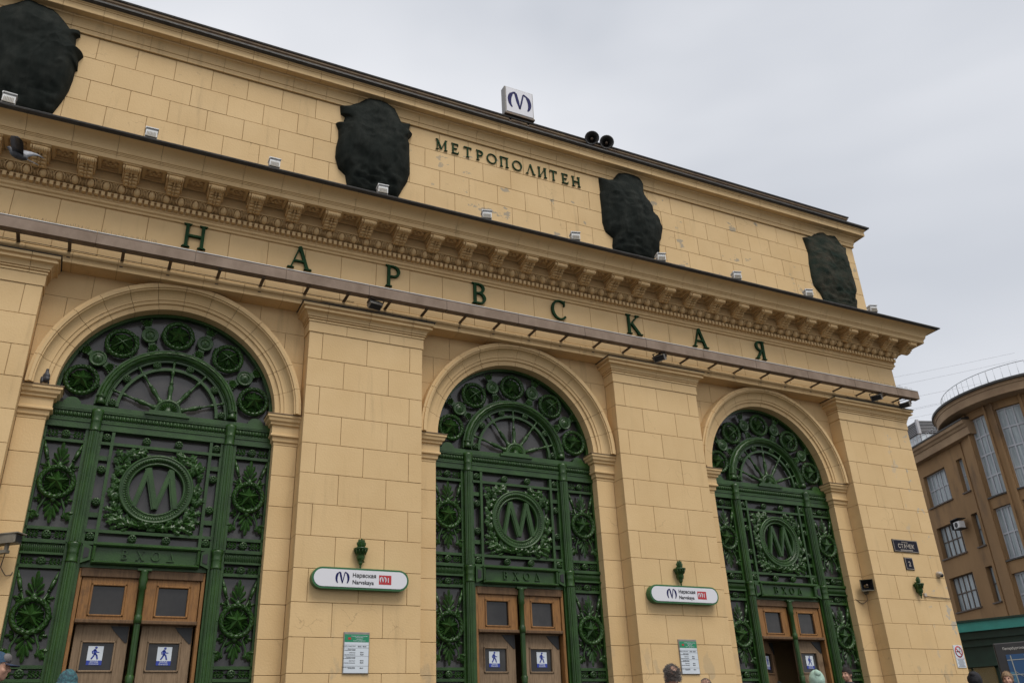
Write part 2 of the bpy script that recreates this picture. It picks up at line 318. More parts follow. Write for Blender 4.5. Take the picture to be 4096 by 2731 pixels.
# recessed bays: jamb stones, spandrel stones, imposts, archivolts
HO, HG, ZC = 3.30, (PP-PW)/2, -3.0
prof_arch = [(3.25, .99), (3.25, .60), (3.42, .585), (3.425, .52), (3.53, .51), (3.535, .475)] + [(3.535+.27*math.sin(t*PI/12), .475-.24*(1-math.cos(t*PI/12))) for t in range(1, 7)] + [(3.85, .235), (3.855, .185), (3.94, .17), (3.95, .225), (4.03, .225), (4.045, .66), (3.6, .99)]
NV = 14
def voussoir(a):
    b = MB(); rings = []
    for i in range(5):
        t = math.radians(90-a/2+a*i/4); rings.append([(r*math.cos(t), y, r*math.sin(t)) for r, y in prof_arch])
    return b.loopsolid(rings).mesh('voussoir', M['paint'])
VM = voussoir(180/NV-.20)
for i in (-1, 0, 1):
    cx = i*PP+PW+HG
    bay = MB()
    for s_ in (-1, 1):
        a, b = sorted((cx+s_*HO, cx+s_*(HG+.02)))
    bay.box(cx-HG, cx+HG, .70, .74, .9, .99)
    bay = bay.build('bay_wall', M['mortar'], ST)
    for s_ in (-1, 1):
        a, b = sorted((cx+s_*HO, cx+s_*HG))
        for k in range(4, 15):
            z1, z0 = (-3.98 if k == 4 else -k+0), max(-k-1, BASE)
            block(bay, 'jamb_stone', a, b, Y1, 1.06, z0, z1, M['low'])
        # impost
        ip = [(-.05, -3.02), (.30, -3.02), (.30, -3.10), (.26, -3.13), (.24, -3.22), (.17, -3.27), (.17, -3.33), (.10, -3.36), (.10, -3.62), (.13, -3.64), (.13, -3.70), (.06, -3.74), (.05, -3.86), (.0, -3.90), (.0, -3.97), (-.05, -3.97)]
        e = cx+s_*HO
        path = [(cx-HG, Y1), (e, Y1), (e, 1.0)] if s_ < 0 else [(e, 1.0), (e, Y1), (cx+HG, Y1)]
        im = MB().mould(path, ip).build('impost', M['paint'], ST)
        MB().mould(path, [(-.05, -3.018), (.325, -3.018), (.325, -2.995), (-.05, -2.985)]).build('flashing', M['rust'], im)
    # spandrel stones above the archivolt
    rows = [(.08, .98), (-.98, .08), (-1.98, -.98), (-3.0, -1.98)]
    for r_, (z0, z1) in enumerate(rows):
        cuts = [-HG, -2.75, -1.42, -.12, 1.2, 2.5, HG] if r_ % 2 == 0 else [-HG, -3.4, -2.1, 0, 2.1, 3.4, HG]
        for a, b in zip(cuts, cuts[1:]):
            xs_ = [a+GAP+(b-a-2*GAP)*t/8 for t in range(9)]
            lo = [max(z0+GAP, (math.sqrt(max(0, 3.8**2-x*x))+ZC) if abs(x) < 3.8 else -9) for x in xs_]
            keep = [(x, min(q, z1-GAP)) for x, q in zip(xs_, lo)]
            ok = [p for p in keep if p[1] < z1-GAP-.02]
            if len(ok) < 3: continue
            poly = [(cx+x, q) for x, q in ok]+[(cx+ok[-1][0], z1-GAP), (cx+ok[0][0], z1-GAP)]
            polyblock(bay, 'spandrel_stone', poly, Y1+random.uniform(-.003, .003), .72, M['paint'])
    MB().prism([(cx+3.85*math.cos(t*PI/24), ZC+3.85*math.sin(t*PI/24)) for t in range(25)]+[(cx-3.85, .97), (cx+3.85, .97)][::1], .685, .72).build('spandrel_backing', M['mortar'], ST) if False else None
    bk = MB()
    for t in range(24):
        a0, a1 = t*PI/24, (t+1)*PI/24
        q = [(math.cos(a)*3.9, math.sin(a)*3.9) for a in (a0, a1)]
        bk.add([(cx+q[0][0], .69, ZC+q[0][1]), (cx+q[1][0], .69, ZC+q[1][1]), (cx+q[1][0], .69, .985), (cx+q[0][0], .69, .985)], [(0, 1, 2, 3)])
    for s_ in (-1, 1): bk.box(*sorted((cx+s_*3.8, cx+s_*(HG+.03))), .69, .73, ZC, .985)
    bk.build('spandrel_joints', M['mortar'], bay)
    av = MB(); rings = [[(cx+r*math.cos(t*PI/48), y, ZC+r*math.sin(t*PI/48)) for r, y in ((3.28, .98), (3.28, .66), (3.5, .62), (3.9, .60), (3.9, .98))] for t in range(49)]
    av = av.loopsolid(rings).build('archivolt', M['mortar'], ST)
    for k in range(NV):
        o = place(VM, 'voussoir', av, (cx, random.uniform(-.004, .004), ZC), (0, math.radians(90-(k+.5)*180/NV), 0))
# architrave and frieze
J = [-9.50+1.31*k for k in range(-6, 30)]
def cuts(off=0):
    c = [x for x in (j+off for j in J) if XL+.4 < x < XE-.5]
    return [XL]+c+[XE]
arc = MB().box(XL, XE-.03, .03, .74, .99, 3.2).build('architrave', M['mortar'], ST)
pa = [(-.74, .975), (0, .975), (0, 1.155), (.02, 1.16)]+[(.02+.075*math.sin(t*PI/6), 1.245-.085*math.cos(t*PI/6)) for t in range(7)]+[(.01, 1.335), (.01, 1.36), (-.04, 1.36)]
for a, b in zip(cuts(.65), cuts(.65)[1:]):
    path = [(a+GAP, 0), (b-GAP, 0)] if b < XE else [(a+GAP, 0), (XE, 0), (XE, 2)]
    MB().mould(path, pa if b < XE else [(max(d, -.04), z) for d, z in pa]).build('architrave_stone', M['paint'], arc)
MB().box(XE-1.2, XE-.05, .0, .74, .976, .995).build('soffit_end', M['paint'], arc)
fr = MB().box(XL, XE-.03, .045, .5, 1.36, 3.2).build('frieze', M['mortar'], ST)
for a, b in zip(cuts(), cuts()[1:]): block(fr, 'frieze_stone', a, b, 0, .7, 1.365, 3.205, M['paint'])
# main cornice
CO = MB()
CO.mould([(XL, 0), (XE, 0), (XE, 20)], [(-.1, 3.2), (.05, 3.2), (.11, 3.44), (.125, 3.66), (.10, 3.68), (.30, 3.93), (.41, 3.935), (.41, 4.42), (1.12, 4.42), (1.12, 4.60), (1.12, 4.88), (-.1, 5.15)])
CO = CO.build('cornice', M['paint'], ST)
p_low = [(-.05, 3.215), (.065, 3.215), (.065, 3.275), (.085, 3.285)]+[(.085+.055*math.sin(t*PI/6), 3.355-.06*math.cos(t*PI/6)) for t in range(7)]+[(.12, 3.42), (.12, 3.655), (.20, 3.66), (.20, 3.70), (-.05, 3.70)]
p_top = [(1.10, 4.30), (1.235, 4.30), (1.235, 4.335), (1.24, 4.46), (1.262, 4.465), (1.262, 4.50), (1.285, 4.505), (1.285, 4.54), (1.32, 4.545), (1.32, 4.575)]+[(1.325+.40*(1-math.cos(t*PI/14)), 4.58+.30*math.sin(t*PI/14)) for t in range(1, 8)]+[(1.735, 4.905), (1.10, 4.905)]
def wrap(prof, off, name, m, par, end=20):
    for a, b in zip(cuts(off), cuts(off)[1:]):
        path = [(a+GAP*.8, 0), (b-GAP*.8, 0)] if b < XE else [(a+GAP*.8, 0), (XE, 0), (XE, end)]
        MB().mould(path, prof).build(name, m, par)
wrap(p_low, .3, 'bed_moulding_stone', M['paint'], CO)
wrap(p_top, .05, 'corona_stone', M['paint'], CO)
MB().mould([(XL, 0), (XE, 0), (XE, 20)], [(1.60, 4.895), (1.77, 4.885), (1.86, 4.93), (1.875, 4.97), (1.85, 5.0), (-.33, 5.45), (-.33, 5.3)]).build('gutter', M['tin'], CO)
# dentils, eggs, darts
dm = MB().box(0, .115, 0, .165, 0, .165, .008).mesh('dentil', M['paint'])
x = -12.35
while x < XE+.05:
    place(dm, 'dentil', CO, (x, -.285, 3.485)); x += .1875
dm2 = MB().box(0, .07, 0, .1, 0, .05).mesh('dentil_fillet', M['paint'])
eg = MB(); eg.ell((0, -.01, 0), (.115, .125, .15), 10, 8)
for s_ in (-1, 1):
    eg.tube([(s_*.075, -.02, .16), (s_*.135, -.05, .10), (s_*.150, -.05, .0), (s_*.125, -.02, -.09), (s_*.06, .02, -.15)], [.014, .02, .022, .02, .012], 5)
egm = eg.mesh('egg', M['paint'])
da = MB()
for s_ in (-1, 1): da.tube([(s_*.045, 0, .15), (s_*.05, -.03, .05), (s_*.028, .0, -.12)], [.016, .018, .010], 5)
da.tube([(0, -.02, .12), (0, -.03, 0), (0, .02, -.15)], [.010, .020, .012], 5); da.box(-.07, .07, -.02, .05, .13, .16)
dam = da.mesh('dart', M['paint'])
x = -8.36-.46*9
tilt = (math.radians(38), 0, 0)
while x < XE+.15:
    place(egm, 'egg', CO, (x, -.335, 3.805), tilt)
    if x+.23 < XE+.2: place(dam, 'dart', CO, (x+.23, -.32, 3.805), tilt)
    x += .46
MB().mould([(XL, 0), (XE, 0), (XE, 20)], [(.3, 3.925), (.475, 3.925), (.475, 3.965), (.3, 3.965)]).build('egg_fillet', M['paint'], CO)
# scrolled brackets, coffers and rosettes under the corona
md = MB()
md.prismx([(0, 4.42), (-.70, 4.42), (-.70, 4.335), (-.80, 4.335), (-.80, 4.30), (-.77, 4.285), (-.77, 4.262), (-.745, 4.25), (0, 4.25)], -.285, .285)
side = [(.05, 4.25), (-.70, 4.25)]+[(-.665-.125*math.sin(t*PI/8), 4.135+.115*math.cos(t*PI/8)) for t in range(1, 9)]+[(-.58, 4.045), (-.50, 4.05), (-.43, 4.00), (-.36, 3.90), (-.27, 3.81), (-.17, 3.765), (-.07, 3.775), (.0, 3.83), (.05, 3.9)]
ZQ = lambda z: 4.25-(4.25-z)*.80
side = [(y, ZQ(z)) for y, z in side]
md.prismx(side, -.205, .205)
for s_ in (-1, 1):
    md.lathe([(.0, 0), (.075, 0), (.075, .05), (.05, .06), (.03, .05), (.0, .075)], (s_*.205 if s_ > 0 else -.28, -.68, 4.175), 'x', 12)
    md.tube([(s_*.225, -.60, 4.16), (s_*.23, -.45, 4.16), (s_*.23, -.30, 4.09), (s_*.225, -.12, 4.03)], [.025, .03, .035, .045], 6)
for q in range(7): md.torus((0, 0, 0), .01, .01, 4, 3) if False else md.ell((-.18+.06*q, -.70, 4.13), (.034, .10, .085), 8, 6)
for q, (yy, zz, wx) in enumerate(((-.60, 4.03, .19), (-.50, 3.99, .21), (-.40, 3.91, .21), (-.30, 3.82, .20), (-.19, 3.765, .16))):
    for s_ in (-1, 1): md.ell((s_*wx*.62, yy, ZQ(zz)), (wx*.42, .075, .034), 8, 5, rot=Matrix.Rotation(s_*.5, 3, 'Z'))
    md.ell((0, yy, ZQ(zz)-.014), (.035, .08, .034), 6, 4)
md.ell((0, -.63, 4.09), (.15, .07, .035), 10, 5)
mdm = md.mesh('bracket', M['paint'])
ro = MB()
for q in range(6): ro.ell((.155*math.cos(q*PI/3), .155*math.sin(q*PI/3), 0), (.085, .085, .045), 8, 5)
ro.ell((0, 0, -.02), (.055, .055, .04), 8, 5)
rom = ro.mesh('rosette', M['paint'])
cf = MB(); dk = 4.42
for (a, b, c, d) in ((-.36, .36, -.42, -.34), (-.36, .36, .25, .34), (-.36, -.27, -.34, .25), (.27, .36, -.34, .25)): cf.box(a, b, c, d, -.115, 0)
for (a, b, c, d) in ((-.30, .30, -.36, -.31), (-.30, .30, .22, .27), (-.30, -.25, -.31, .22), (.25, .30, -.31, .22)): cf.box(a, b, c, d, -.06, 0)
cfm = cf.mesh('coffer', M['paint'])
k = -10
while True:
    x = -8.96+1.3245*k; k += 1
    if x < XL+.5: continue
    if x > XE+1.0: break
    place(mdm, 'bracket', CO, (x, -.42, 0))
    if x+.66 < XE+.8:
        place(cfm, 'coffer', CO, (x+.662, -.80, dk)); place(rom, 'rosette', CO, (x+.662, -.83, dk-.02))
for yy in (.9, 2.22): 
    o = place(mdm, 'bracket', CO, (XE+.42, yy, 0), (0, 0, PI/2))
# attic
AX, AY = XE-.31, .31
ATW = MB().box(XL, AX-.03, AY+.035, 20, 4.8, 11.2).build('attic_wall', M['mortar'], ST)
zr = [5.3, 6.53, 7.48, 8.44, 9.40, 10.36]
for r_, (z0, z1) in enumerate(zip(zr, zr[1:])):
    ph = -6.84 if r_ % 2 == 0 else -7.49
    c = [XL]+[q for q in (ph+1.31*k for k in range(-9, 32)) if XL+.2 < q < AX-.25]+[AX]
    for a, b in zip(c, c[1:]): block(ATW, 'stone_block', a, b, AY, AY+.5, z0, z1, M['wall'])
AC = MB().mould([(XL, AY), (AX, AY), (AX, 20)], [(-.2, 10.36), (.05, 10.38), (.1, 10.9), (.48, 11.0), (.5, 11.3), (-.2, 11.35)]).build('attic_cornice', M['mortar'], ST)
def awrap(prof, off, name):
    c = [XL]+[q for q in (-6.84+off+1.31*k for k in range(-9, 32)) if XL+.2 < q < AX-.4]+[AX]
    for a, b in zip(c, c[1:]):
        path = [(a+GAP, AY), (b-GAP, AY)] if b < AX else [(a+GAP, AY), (AX, AY), (AX, 20)]
        MB().mould(path, prof).build(name, M['paint'], AC)
awrap([(-.05, 10.375), (.075, 10.375), (.075, 10.56), (.105, 10.57), (.105, 10.62)]+[(.105+.17*(1-math.cos(t*PI/10)), 10.625+.25*math.sin(t*PI/10)) for t in range(1, 6)]+[(.29, 10.90), (.29, 10.93), (-.05, 10.93)], .35, 'bed_moulding_stone')
awrap([(.1, 10.94), (.53, 10.94), (.545, 10.955), (.545, 11.20), (.575, 11.21), (.575, 11.26), (.61, 11.27), (.63, 11.31), (.1, 11.31)], 0, 'corona_stone')
MB().mould([(XL, AY), (AX, AY), (AX, 20)], [(.4, 11.315), (.68, 11.305), (.765, 11.35), (.77, 11.42), (.72, 11.46), (.1, 11.62), (.1, 11.4)]).build('gutter', M['tin'], AC)
MB().mould([(XL, AY), (AX, AY), (AX, 20)], [(-.5, 11.4), (.06, 11.5), (.06, 12.12), (.11, 12.16), (.11, 12.25), (-.5, 12.25)]).build('parapet', M['rust'], AC)
MB().mould([(XL, AY), (AX, AY), (AX, 20)], [(-.5, 12.25), (.15, 12.255), (.17, 12.31), (-.5, 12.42)]).build('parapet_cap', M['tin'], AC)
MB().box(XL, AX-.1, .7, 20, 11.2, 12.3).build('roof', M['tin'], ST)
# ------------------------------------------------------------------ cast-iron entrance screens (built once, copied per bay)
YI = .95                                   # front plane of the ironwork
IR = M['iron']
def petal(b, c, ang, r0, r1, w, y, h=.05, m=0):      # ridged leaf-shaped petal in the xz plane
    d = Vector((math.sin(ang), 0, math.cos(ang))); n = Vector((d.z, 0, -d.x)); c = Vector((c[0], y, c[1])); out = Vector((0, -h, 0))
    L_ = r1-r0; V = lambda f, w_, h_: c+d*(r0+L_*f)+n*w_*w+out*h_
    P = [V(0, 0, .2), V(.40, -.75, 0), V(.72, -1, 0), V(.92, -.62, 0), V(1, 0, 0), V(.92, .62, 0), V(.72, 1, 0), V(.40, .75, 0), V(.40, 0, .9), V(.72, 0, 1), V(.92, 0, .7)]
    b.add(P, [(0, 8, 1), (1, 8, 9, 2), (2, 9, 10, 3), (3, 10, 4), (4, 10, 5), (5, 10, 9, 6), (6, 9, 8, 7), (7, 8, 0)], m)
def oakleaf(b, c, ang, ln, w, y, tilt=0, curl=.06):
    d = Vector((math.sin(ang), 0, math.cos(ang))); n = Vector((d.z, 0, -d.x)); c = Vector((c[0], y, c[1])); k = 7; v = []; fs = []
    wid = [.12, .62, .40, .95, .55, 1.0, .5, .25]
    for i in range(k+1):
        t = i/k; q = w*wid[i]*.5; e = .10 if wid[i] > .58 else 0
        p = c+d*ln*t+Vector((0, -curl*math.sin(t*PI)-.02, 0)); up = Vector((0, curl*.7, 0))
        v += [p-n*q+d*ln*e+up, p, p+n*q+d*ln*e+up]
    for i in range(k):
        a = i*3; fs += [(a, a+1, a+4, a+3), (a+1, a+2, a+5, a+4)]
    b.add(v, fs)
def leafcluster(b, c, ang, s, y):
    for da, l in ((-.9, .75), (0, 1), (.9, .75)): oakleaf(b, c, ang+da, s*l*1.1, s*.55, y, curl=.05)
def palmette(b, c, s, y, up=1):
    a0 = 0 if up > 0 else PI
    for k in range(-3, 4):
        q = abs(k); sg = (k > 0)-(k < 0); lift = (.40, .30, .19, .09, .0)[q]*s
        petal(b, (c[0], c[1]+up*lift), a0+up*sg*(0, .30, .58, .88, 1.2)[q], .02, (.60, .52, .46, .38, .30)[q]*s, .070*s, y-.012*(4-q), .05)
    b.ell((c[0], y-.05, c[1]+up*.10*s), (.11*s, .07, .15*s), 8, 5)
    for s_ in (-1, 1): b.torus((c[0]+s_*.16*s, y-.04, c[1]-up*.02), .075*s, .035*s, 10, 5)
def starmesh(r, h):
    b = MB(); v = [(0, -h, 0)]+[((r if k % 2 == 0 else r*.42)*math.sin(k*PI/5), -.012, (r if k % 2 == 0 else r*.42)*math.cos(k*PI/5)) for k in range(10)]
    v += [(x, .05, z) for x, y, z in v[1:]]
    fs = [(0, 1+k, 1+(k+1) % 10) for k in range(10)]+[(1+k, 11+k, 11+(k+1) % 10, 1+(k+1) % 10) for k in range(10)]
    return b.add(v, fs)
def sunburst(r, n=22):
    b = MB(); v = [(0, -.05, 0)]
    for k in range(2*n):
        a = k*PI/n; q = r*(1 if (k//2) % 2 == 0 else .9); v.append((q*math.sin(a), -.035 if k % 2 else .025, q*math.cos(a)))
    return b.add(v, [(0, 1+k, 1+(k+1) % (2*n)) for k in range(2*n)])
def laurel(a, b): return .22*math.sin(a*26+b*2)*(.6+.4*math.cos(b))+.10*math.sin(a*52-b*3)
def wreathmesh(R, r=.085):
    b = MB().torus((0, 0, 0), R, r, 72, 8, bump=lambda a, q: .26*abs(math.sin(a*11+q*1.5))-.05)
    for k in range(40):
        a = k*2*PI/40; rr = R+.05*(1 if k % 2 else -1); petal(b, (rr*math.sin(a), rr*math.cos(a)), a+PI/2+(.5 if k % 2 else -.5), -.02, .14, .035, -.055, .035)
    return b
def rosettemesh(r):
    b = MB().lathe([(0, -.10*r/.13), (r*.25, -.09*r/.13), (r*.38, -.05), (r*.55, -.085), (r*.72, -.05), (r*.92, -.055), (r, 0), (r, .06)], (0, 0, 0), 'y', 14)
    for k in range(8): b.ell((r*.62*math.cos(k*PI/4), -.075, r*.62*math.sin(k*PI/4)), (r*.2, .04, r*.2), 6, 4)
    return b
def medalmesh(r):
    b = MB().lathe([(0, -.12), (r*.12, -.115), (r*.18, -.08), (r*.34, -.10), (r*.42, -.06), (r*.60, -.07), (r*.66, -.05), (r*.80, -.055), (r*.88, -.085), (r, -.07), (r, .06)], (0, 0, 0), 'y', 28)
    for k in range(18): b.ell((r*.52*math.cos(k*PI/9), -.07, r*.52*math.sin(k*PI/9)), (r*.07, .03, r*.07), 5, 3)
    return b
ME = {}
ME['star'] = starmesh(.34, .16).mesh('star', IR); ME['starb'] = starmesh(.34, .17).mesh('star', IR); ME['sun'] = sunburst(.355).mesh('sunburst', IR)
ME['wreath'] = wreathmesh(.44, .066).mesh('wreath', IR); ME['ros'] = rosettemesh(.125).mesh('rosette', IR); ME['bead'] = rosettemesh(.07).mesh('bead', IR)
ME['medal'] = medalmesh(.26).mesh('medallion', IR)
pm = MB()
for k in range(-2, 3): petal(pm, (0, 0), k*.32, .02, .30-.02*k*k, .045, -.03, .05)
for s_ in (-1, 1):
    for k in range(3): pm.ell((s_*(.10+.03*k), -.05, .10+.08*k), (.035, .04, .035), 6, 4)
pm.box(-.10, .10, -.05, .03, -.02, .05)
ME['palm'] = pm.mesh('palmette', IR)
lb = MB()
for k in range(-3, 4): petal(lb, (0, -.02), k*.42+(PI if False else 0), .03, .30-.012*k*k, .06, -.06, .07)
petal(lb, (0, 0), PI, 0, .28, .07, -.06, .07); lb.tube([(-.24, -.1, -.20), (0, -.13, 0), (.24, -.1, .16)], .028, 6); lb.tube([(.24, -.1, -.20), (0, -.13, 0), (-.24, -.1, .16)], .028, 6)
ME['leafburst'] = lb.mesh('leaf_emblem', IR)
# trophy ornament of the side panels: crossed torches, leaves
for s_ in (-1, 1):
    tr = MB()
    tr.tube([(s_*.50, -.03, 1.22), (s_*.46, -.05, 1.02), (s_*.44, -.05, .98)], [.01, .055, .05], 6)
    tr.tube([(s_*.44, -.05, .98), (s_*.36, -.05, .70)], [.062, .05], 8); tr.tube([(s_*.36, -.05, .72), (s_*.34, -.05, .66)], [.03, .07], 6)
    tr.tube([(s_*.35, -.05, .68), (s_*.10, -.02, .06), (s_*-.10, .0, -.06), (s_*-.18, -.05, -.42), (s_*-.34, -.05, -.78), (s_*-.33, -.05, -.9), (s_*-.45, -.05, -1.12)], [.032, .03, .03, .03, .032, .03, .03], 6)
    leafcluster(tr, (s_*.30, .46), s_*1.35, .20, .0); leafcluster(tr, (-s_*.30, -.48), -s_*1.75, .20, .0)
    leafcluster(tr, (-s_*.40, -.86), -s_*2.7, .26, -.02)
    tr.tube([(s_*.40, .02, 0), (s_*.66, .02, 0)], .03, 6); tr.ell((s_*.545, -.02, 0), (.05, .05, .05), 8, 5)
    ME['torch%d' % s_] = tr.mesh('torch_and_leaves', IR)
pu = MB(); palmette(pu, (0, .42), .80, -.02, 1); ME['palm_up'] = pu.mesh('palmette', IR)
pd = MB(); palmette(pd, (0, -.42), .80, -.02, -1); ME['palm_down'] = pd.mesh('palmette', IR)
sf = MB()
for s_ in (-1, 1):
    for k in range(4):
        x = s_*(.20+.10*k)
        for t in (-1, 1): petal(sf, (x, 0), s_*PI/2+t*.75*s_*-1, 0, .13-.012*k, .032, -.02, .03); sf.ell((x+s_*.02, -.03, t*.085), (.022, .02, .022), 5, 3)
    sf.tube([(s_*.12, -.02, 0), (s_*.60, -.02, 0)], .014, 4); petal(sf, (s_*.52, 0), s_*PI/2, 0, .13, .03, -.02, .03)
ME['scroll'] = sf.mesh('scroll_leaves', IR)

portals = []
def P_(mb, name, root, m=None, at=None): return mb.build(name, m or IR, root, at or (0, 0, 0))
cx = PW+HG-PP                                  # left bay centre, copied to the other bays
labels = ['green iron entrance screen with closed oak doors, near the perched pigeon and surveillance camera',
          'green iron entrance screen with closed oak doors, between the two white station name signs',
          'green iron entrance screen with one oak door open, beside the wall loudspeaker horn']
root = thing('entrance_screen', labels[0], 'entrance', (cx, YI, BASE), group='green entrance screens in the arches')
X = lambda x: cx+x
ZL = -3.20
# glass
gl = MB(); gl.add([(X(3.3*math.cos(t*PI/36)), YI+.22, ZC+.02+3.3*math.sin(t*PI/36)) for t in range(37)]+[(X(-3.3), YI+.22, -3.3), (X(3.3), YI+.22, -3.3)], [tuple(range(39))])
P_(gl, 'lunette_glass', root, M['glass'])
for s_ in (-1, 1):
    for z0, z1 in ((-7.4, -4.0), (-11.6, -7.7)): P_(MB().box(*sorted((X(s_*2.1), X(s_*3.35))), YI+.22, YI+.25, z0, z1), 'side_glass', root, M['glass'])
    P_(MB().box(*sorted((X(s_*2.1), X(s_*3.35))), YI+.1, YI+.25, BASE, -11.6), 'bottom_panel', root)
P_(MB().box(X(-2.1), X(2.1), YI+.22, YI+.25, -7.5, -4.0), 'centre_glass', root, M['glass'])
# lunette ironwork
fr_ = MB().loopsolid([[(X(r*math.cos(t*PI/48)), y, ZC+.02+r*math.sin(t*PI/48)) for r, y in ((3.14, YI+.02), (3.3, YI+.02), (3.3, YI+.25), (3.14, YI+.25))] for t in range(49)]); P_(fr_, 'arch_frame', root)
la = MB()
la.loopsolid([[(X(r*math.cos(t*PI/48)), y, ZL+r*math.sin(t*PI/48)) for r, y in ((2.05, YI-.02), (2.13, YI-.02), (2.13, YI+.2), (2.05, YI+.2))] for t in range(49)])
la.loopsolid([[(X(r*math.cos(t*PI/48)), y, ZL+r*math.sin(t*PI/48)) for r, y in ((1.72, YI+.02), (1.79, YI+.02), (1.81, YI-.03), (1.85, YI-.03), (1.85, YI+.2), (1.72, YI+.2))] for t in range(49)])
P_(la, 'laurel_arch_frame', root)
lt = MB().torus((X(0), YI-.02, ZL), 1.95, .115, 120, 10, a0=.1, a1=PI-.1, bump=lambda a, q: .16*abs(math.sin(a*17+q*1.5)))
for k in range(70):
    a = .16+(PI-.32)*k/69; sg = 1 if a < PI/2 else -1
    for dr in (-.07, .0, .07): petal(lt, (X((1.95+dr)*math.cos(a)), ZL+(1.95+dr)*math.sin(a)), PI/2-a-sg*(PI/2)-dr*8*sg, -.05, .11, .030, YI-.145+abs(dr)*.75, .035)
for s_ in (-1, 1): lt.lathe([(.14, 0), (.14, .12), (.12, .14), (.12, .24), (.15, .26), (.12, .3)], (X(s_*1.95), YI-.02, ZL), 'z', 12)
P_(lt, 'laurel_arch', root)
P_(MB().loopsolid([[(X(r*math.cos(t*PI/48)), y, ZL+r*math.sin(t*PI/48)) for r, y in ((1.43, YI), (1.52, YI), (1.52, YI+.15), (1.43, YI+.15))] for t in range(49)]), 'inner_arch', root)
sp = MB().lathe([(.0, .36), (.10, .36), (.10, .44), (.07, .48), (.055, .62), (.075, .75), (.085, .85), (.05, .98), (.075, 1.0), (.04, 1.05), (.035, 1.30), (.06, 1.34), (.06, 1.42), (.03, 1.46), (.05, 1.54), (.03, 1.62), (.05, 1.66), (.05, 1.76), (0, 1.76)], (0, 0, 0), 'z', 8).mesh('spoke', IR)
for k in range(5): place(sp, 'spoke', root, (X(0), YI+.04, ZL), (0, math.radians(-72+36*k), 0))
hb = MB().lathe([(0, -.10), (.28, -.08), (.30, -.03), (.33, -.10), (.40, -.10), (.42, .1)], (X(0), YI, ZL), 'y', 20, a0=0, a1=PI)
for k in range(11): petal(hb, (X(0), ZL+.02), -PI/2+.1+k*(PI-.2)/10, .06, .29, .03, YI-.09, .035)
hb.box(X(-.55), X(.55), YI-.10, YI+.1, ZL-.08, ZL); hb.box(X(-.66), X(.66), YI-.13, YI+.1, ZL-.16, ZL-.08); P_(hb, 'hub', root)
for k in range(6):
    a = math.radians((4, 36, 72, 108, 144, 176)[k]); place(ME['ros'], 'rosette', root, (X(1.63*math.cos(a)), YI+.03, ZL+1.63*math.sin(a)))
for k, (a, st) in enumerate(((90, 1), (52.6, 0), (127.4, 0), (15.9, 1), (164.1, 1))):
    q = math.radians(a); c = (X(2.69*math.cos(q)), YI+.02, ZL+2.69*math.sin(q))
    w_ = place(ME['wreath'], 'wreath', root, c); place(ME['sun'], 'sunburst', w_, (c[0], c[1]+.04, c[2]))
    place(ME['starb'] if st else ME['leafburst'], 'star' if st else 'leaf_emblem', w_, (c[0], c[1]-.05, c[2]))
    for r_ in (2.18, 3.16): place(ME['bead'], 'lug', w_, (X(r_*math.cos(q)), YI+.04, ZL+r_*math.sin(q)))
for a in (71.5, 108.5, 34, 146):
    q = math.radians(a); c = (X(2.70*math.cos(q)), YI+.04, ZL+2.70*math.sin(q))
    w_ = place(ME['medal'], 'medallion', root, c)
    place(ME['palm'], 'palmette', w_, (X(2.98*math.cos(q)), YI+.05, ZL+2.98*math.sin(q)), (0, PI/2-q, 0))
    place(ME['palm'], 'palmette', w_, (X(2.42*math.cos(q)), YI+.05, ZL+2.42*math.sin(q)), (0, -PI/2-q, 0))
    for da in (-8.3, 8.3):
        t = math.radians(a+da); place(ME['bead'], 'bead', w_, (X(2.70*math.cos(t)), YI+.06, ZL+2.70*math.sin(t)))
for s_ in (-1, 1):
    b = MB().box(X(s_*2.72-.24), X(s_*2.72+.24), YI-.02, YI+.2, -3.27, -3.18)
    b.prism([(X(s_*2.72+.2*math.cos(t*PI/8)), -3.18+.13*math.sin(t*PI/8)) for t in range(9)], YI-.01, YI+.18); P_(b, 'plinth', root)
# transom with egg band
tb = MB().box(X(-3.3), X(3.3), YI-.06, YI+.25, -3.44, -3.27).box(X(-3.3), X(3.3), YI+.0, YI+.25, -3.78, -3.44)
tb.box(X(-3.3), X(3.3), YI-.05, YI+.25, -3.82, -3.77).box(X(-3.3), X(3.3), YI-.02, YI+.25, -4.02, -3.82); P_(tb, 'transom', root)
eb = MB()
for k in range(62):
    x = -3.22+k*.1056
    eb.ell((X(x), YI-.005, -3.60), (.043, .06, .085), 6, 5); eb.tube([(X(x+.053), YI-.01, -3.50), (X(x+.053), YI-.03, -3.71)], [.012, .018], 4)
eb.box(X(-3.3), X(3.3), YI-.05, YI, -3.49, -3.45); eb.box(X(-3.3), X(3.3), YI-.04, YI, -3.755, -3.72); P_(eb, 'egg_band', root)
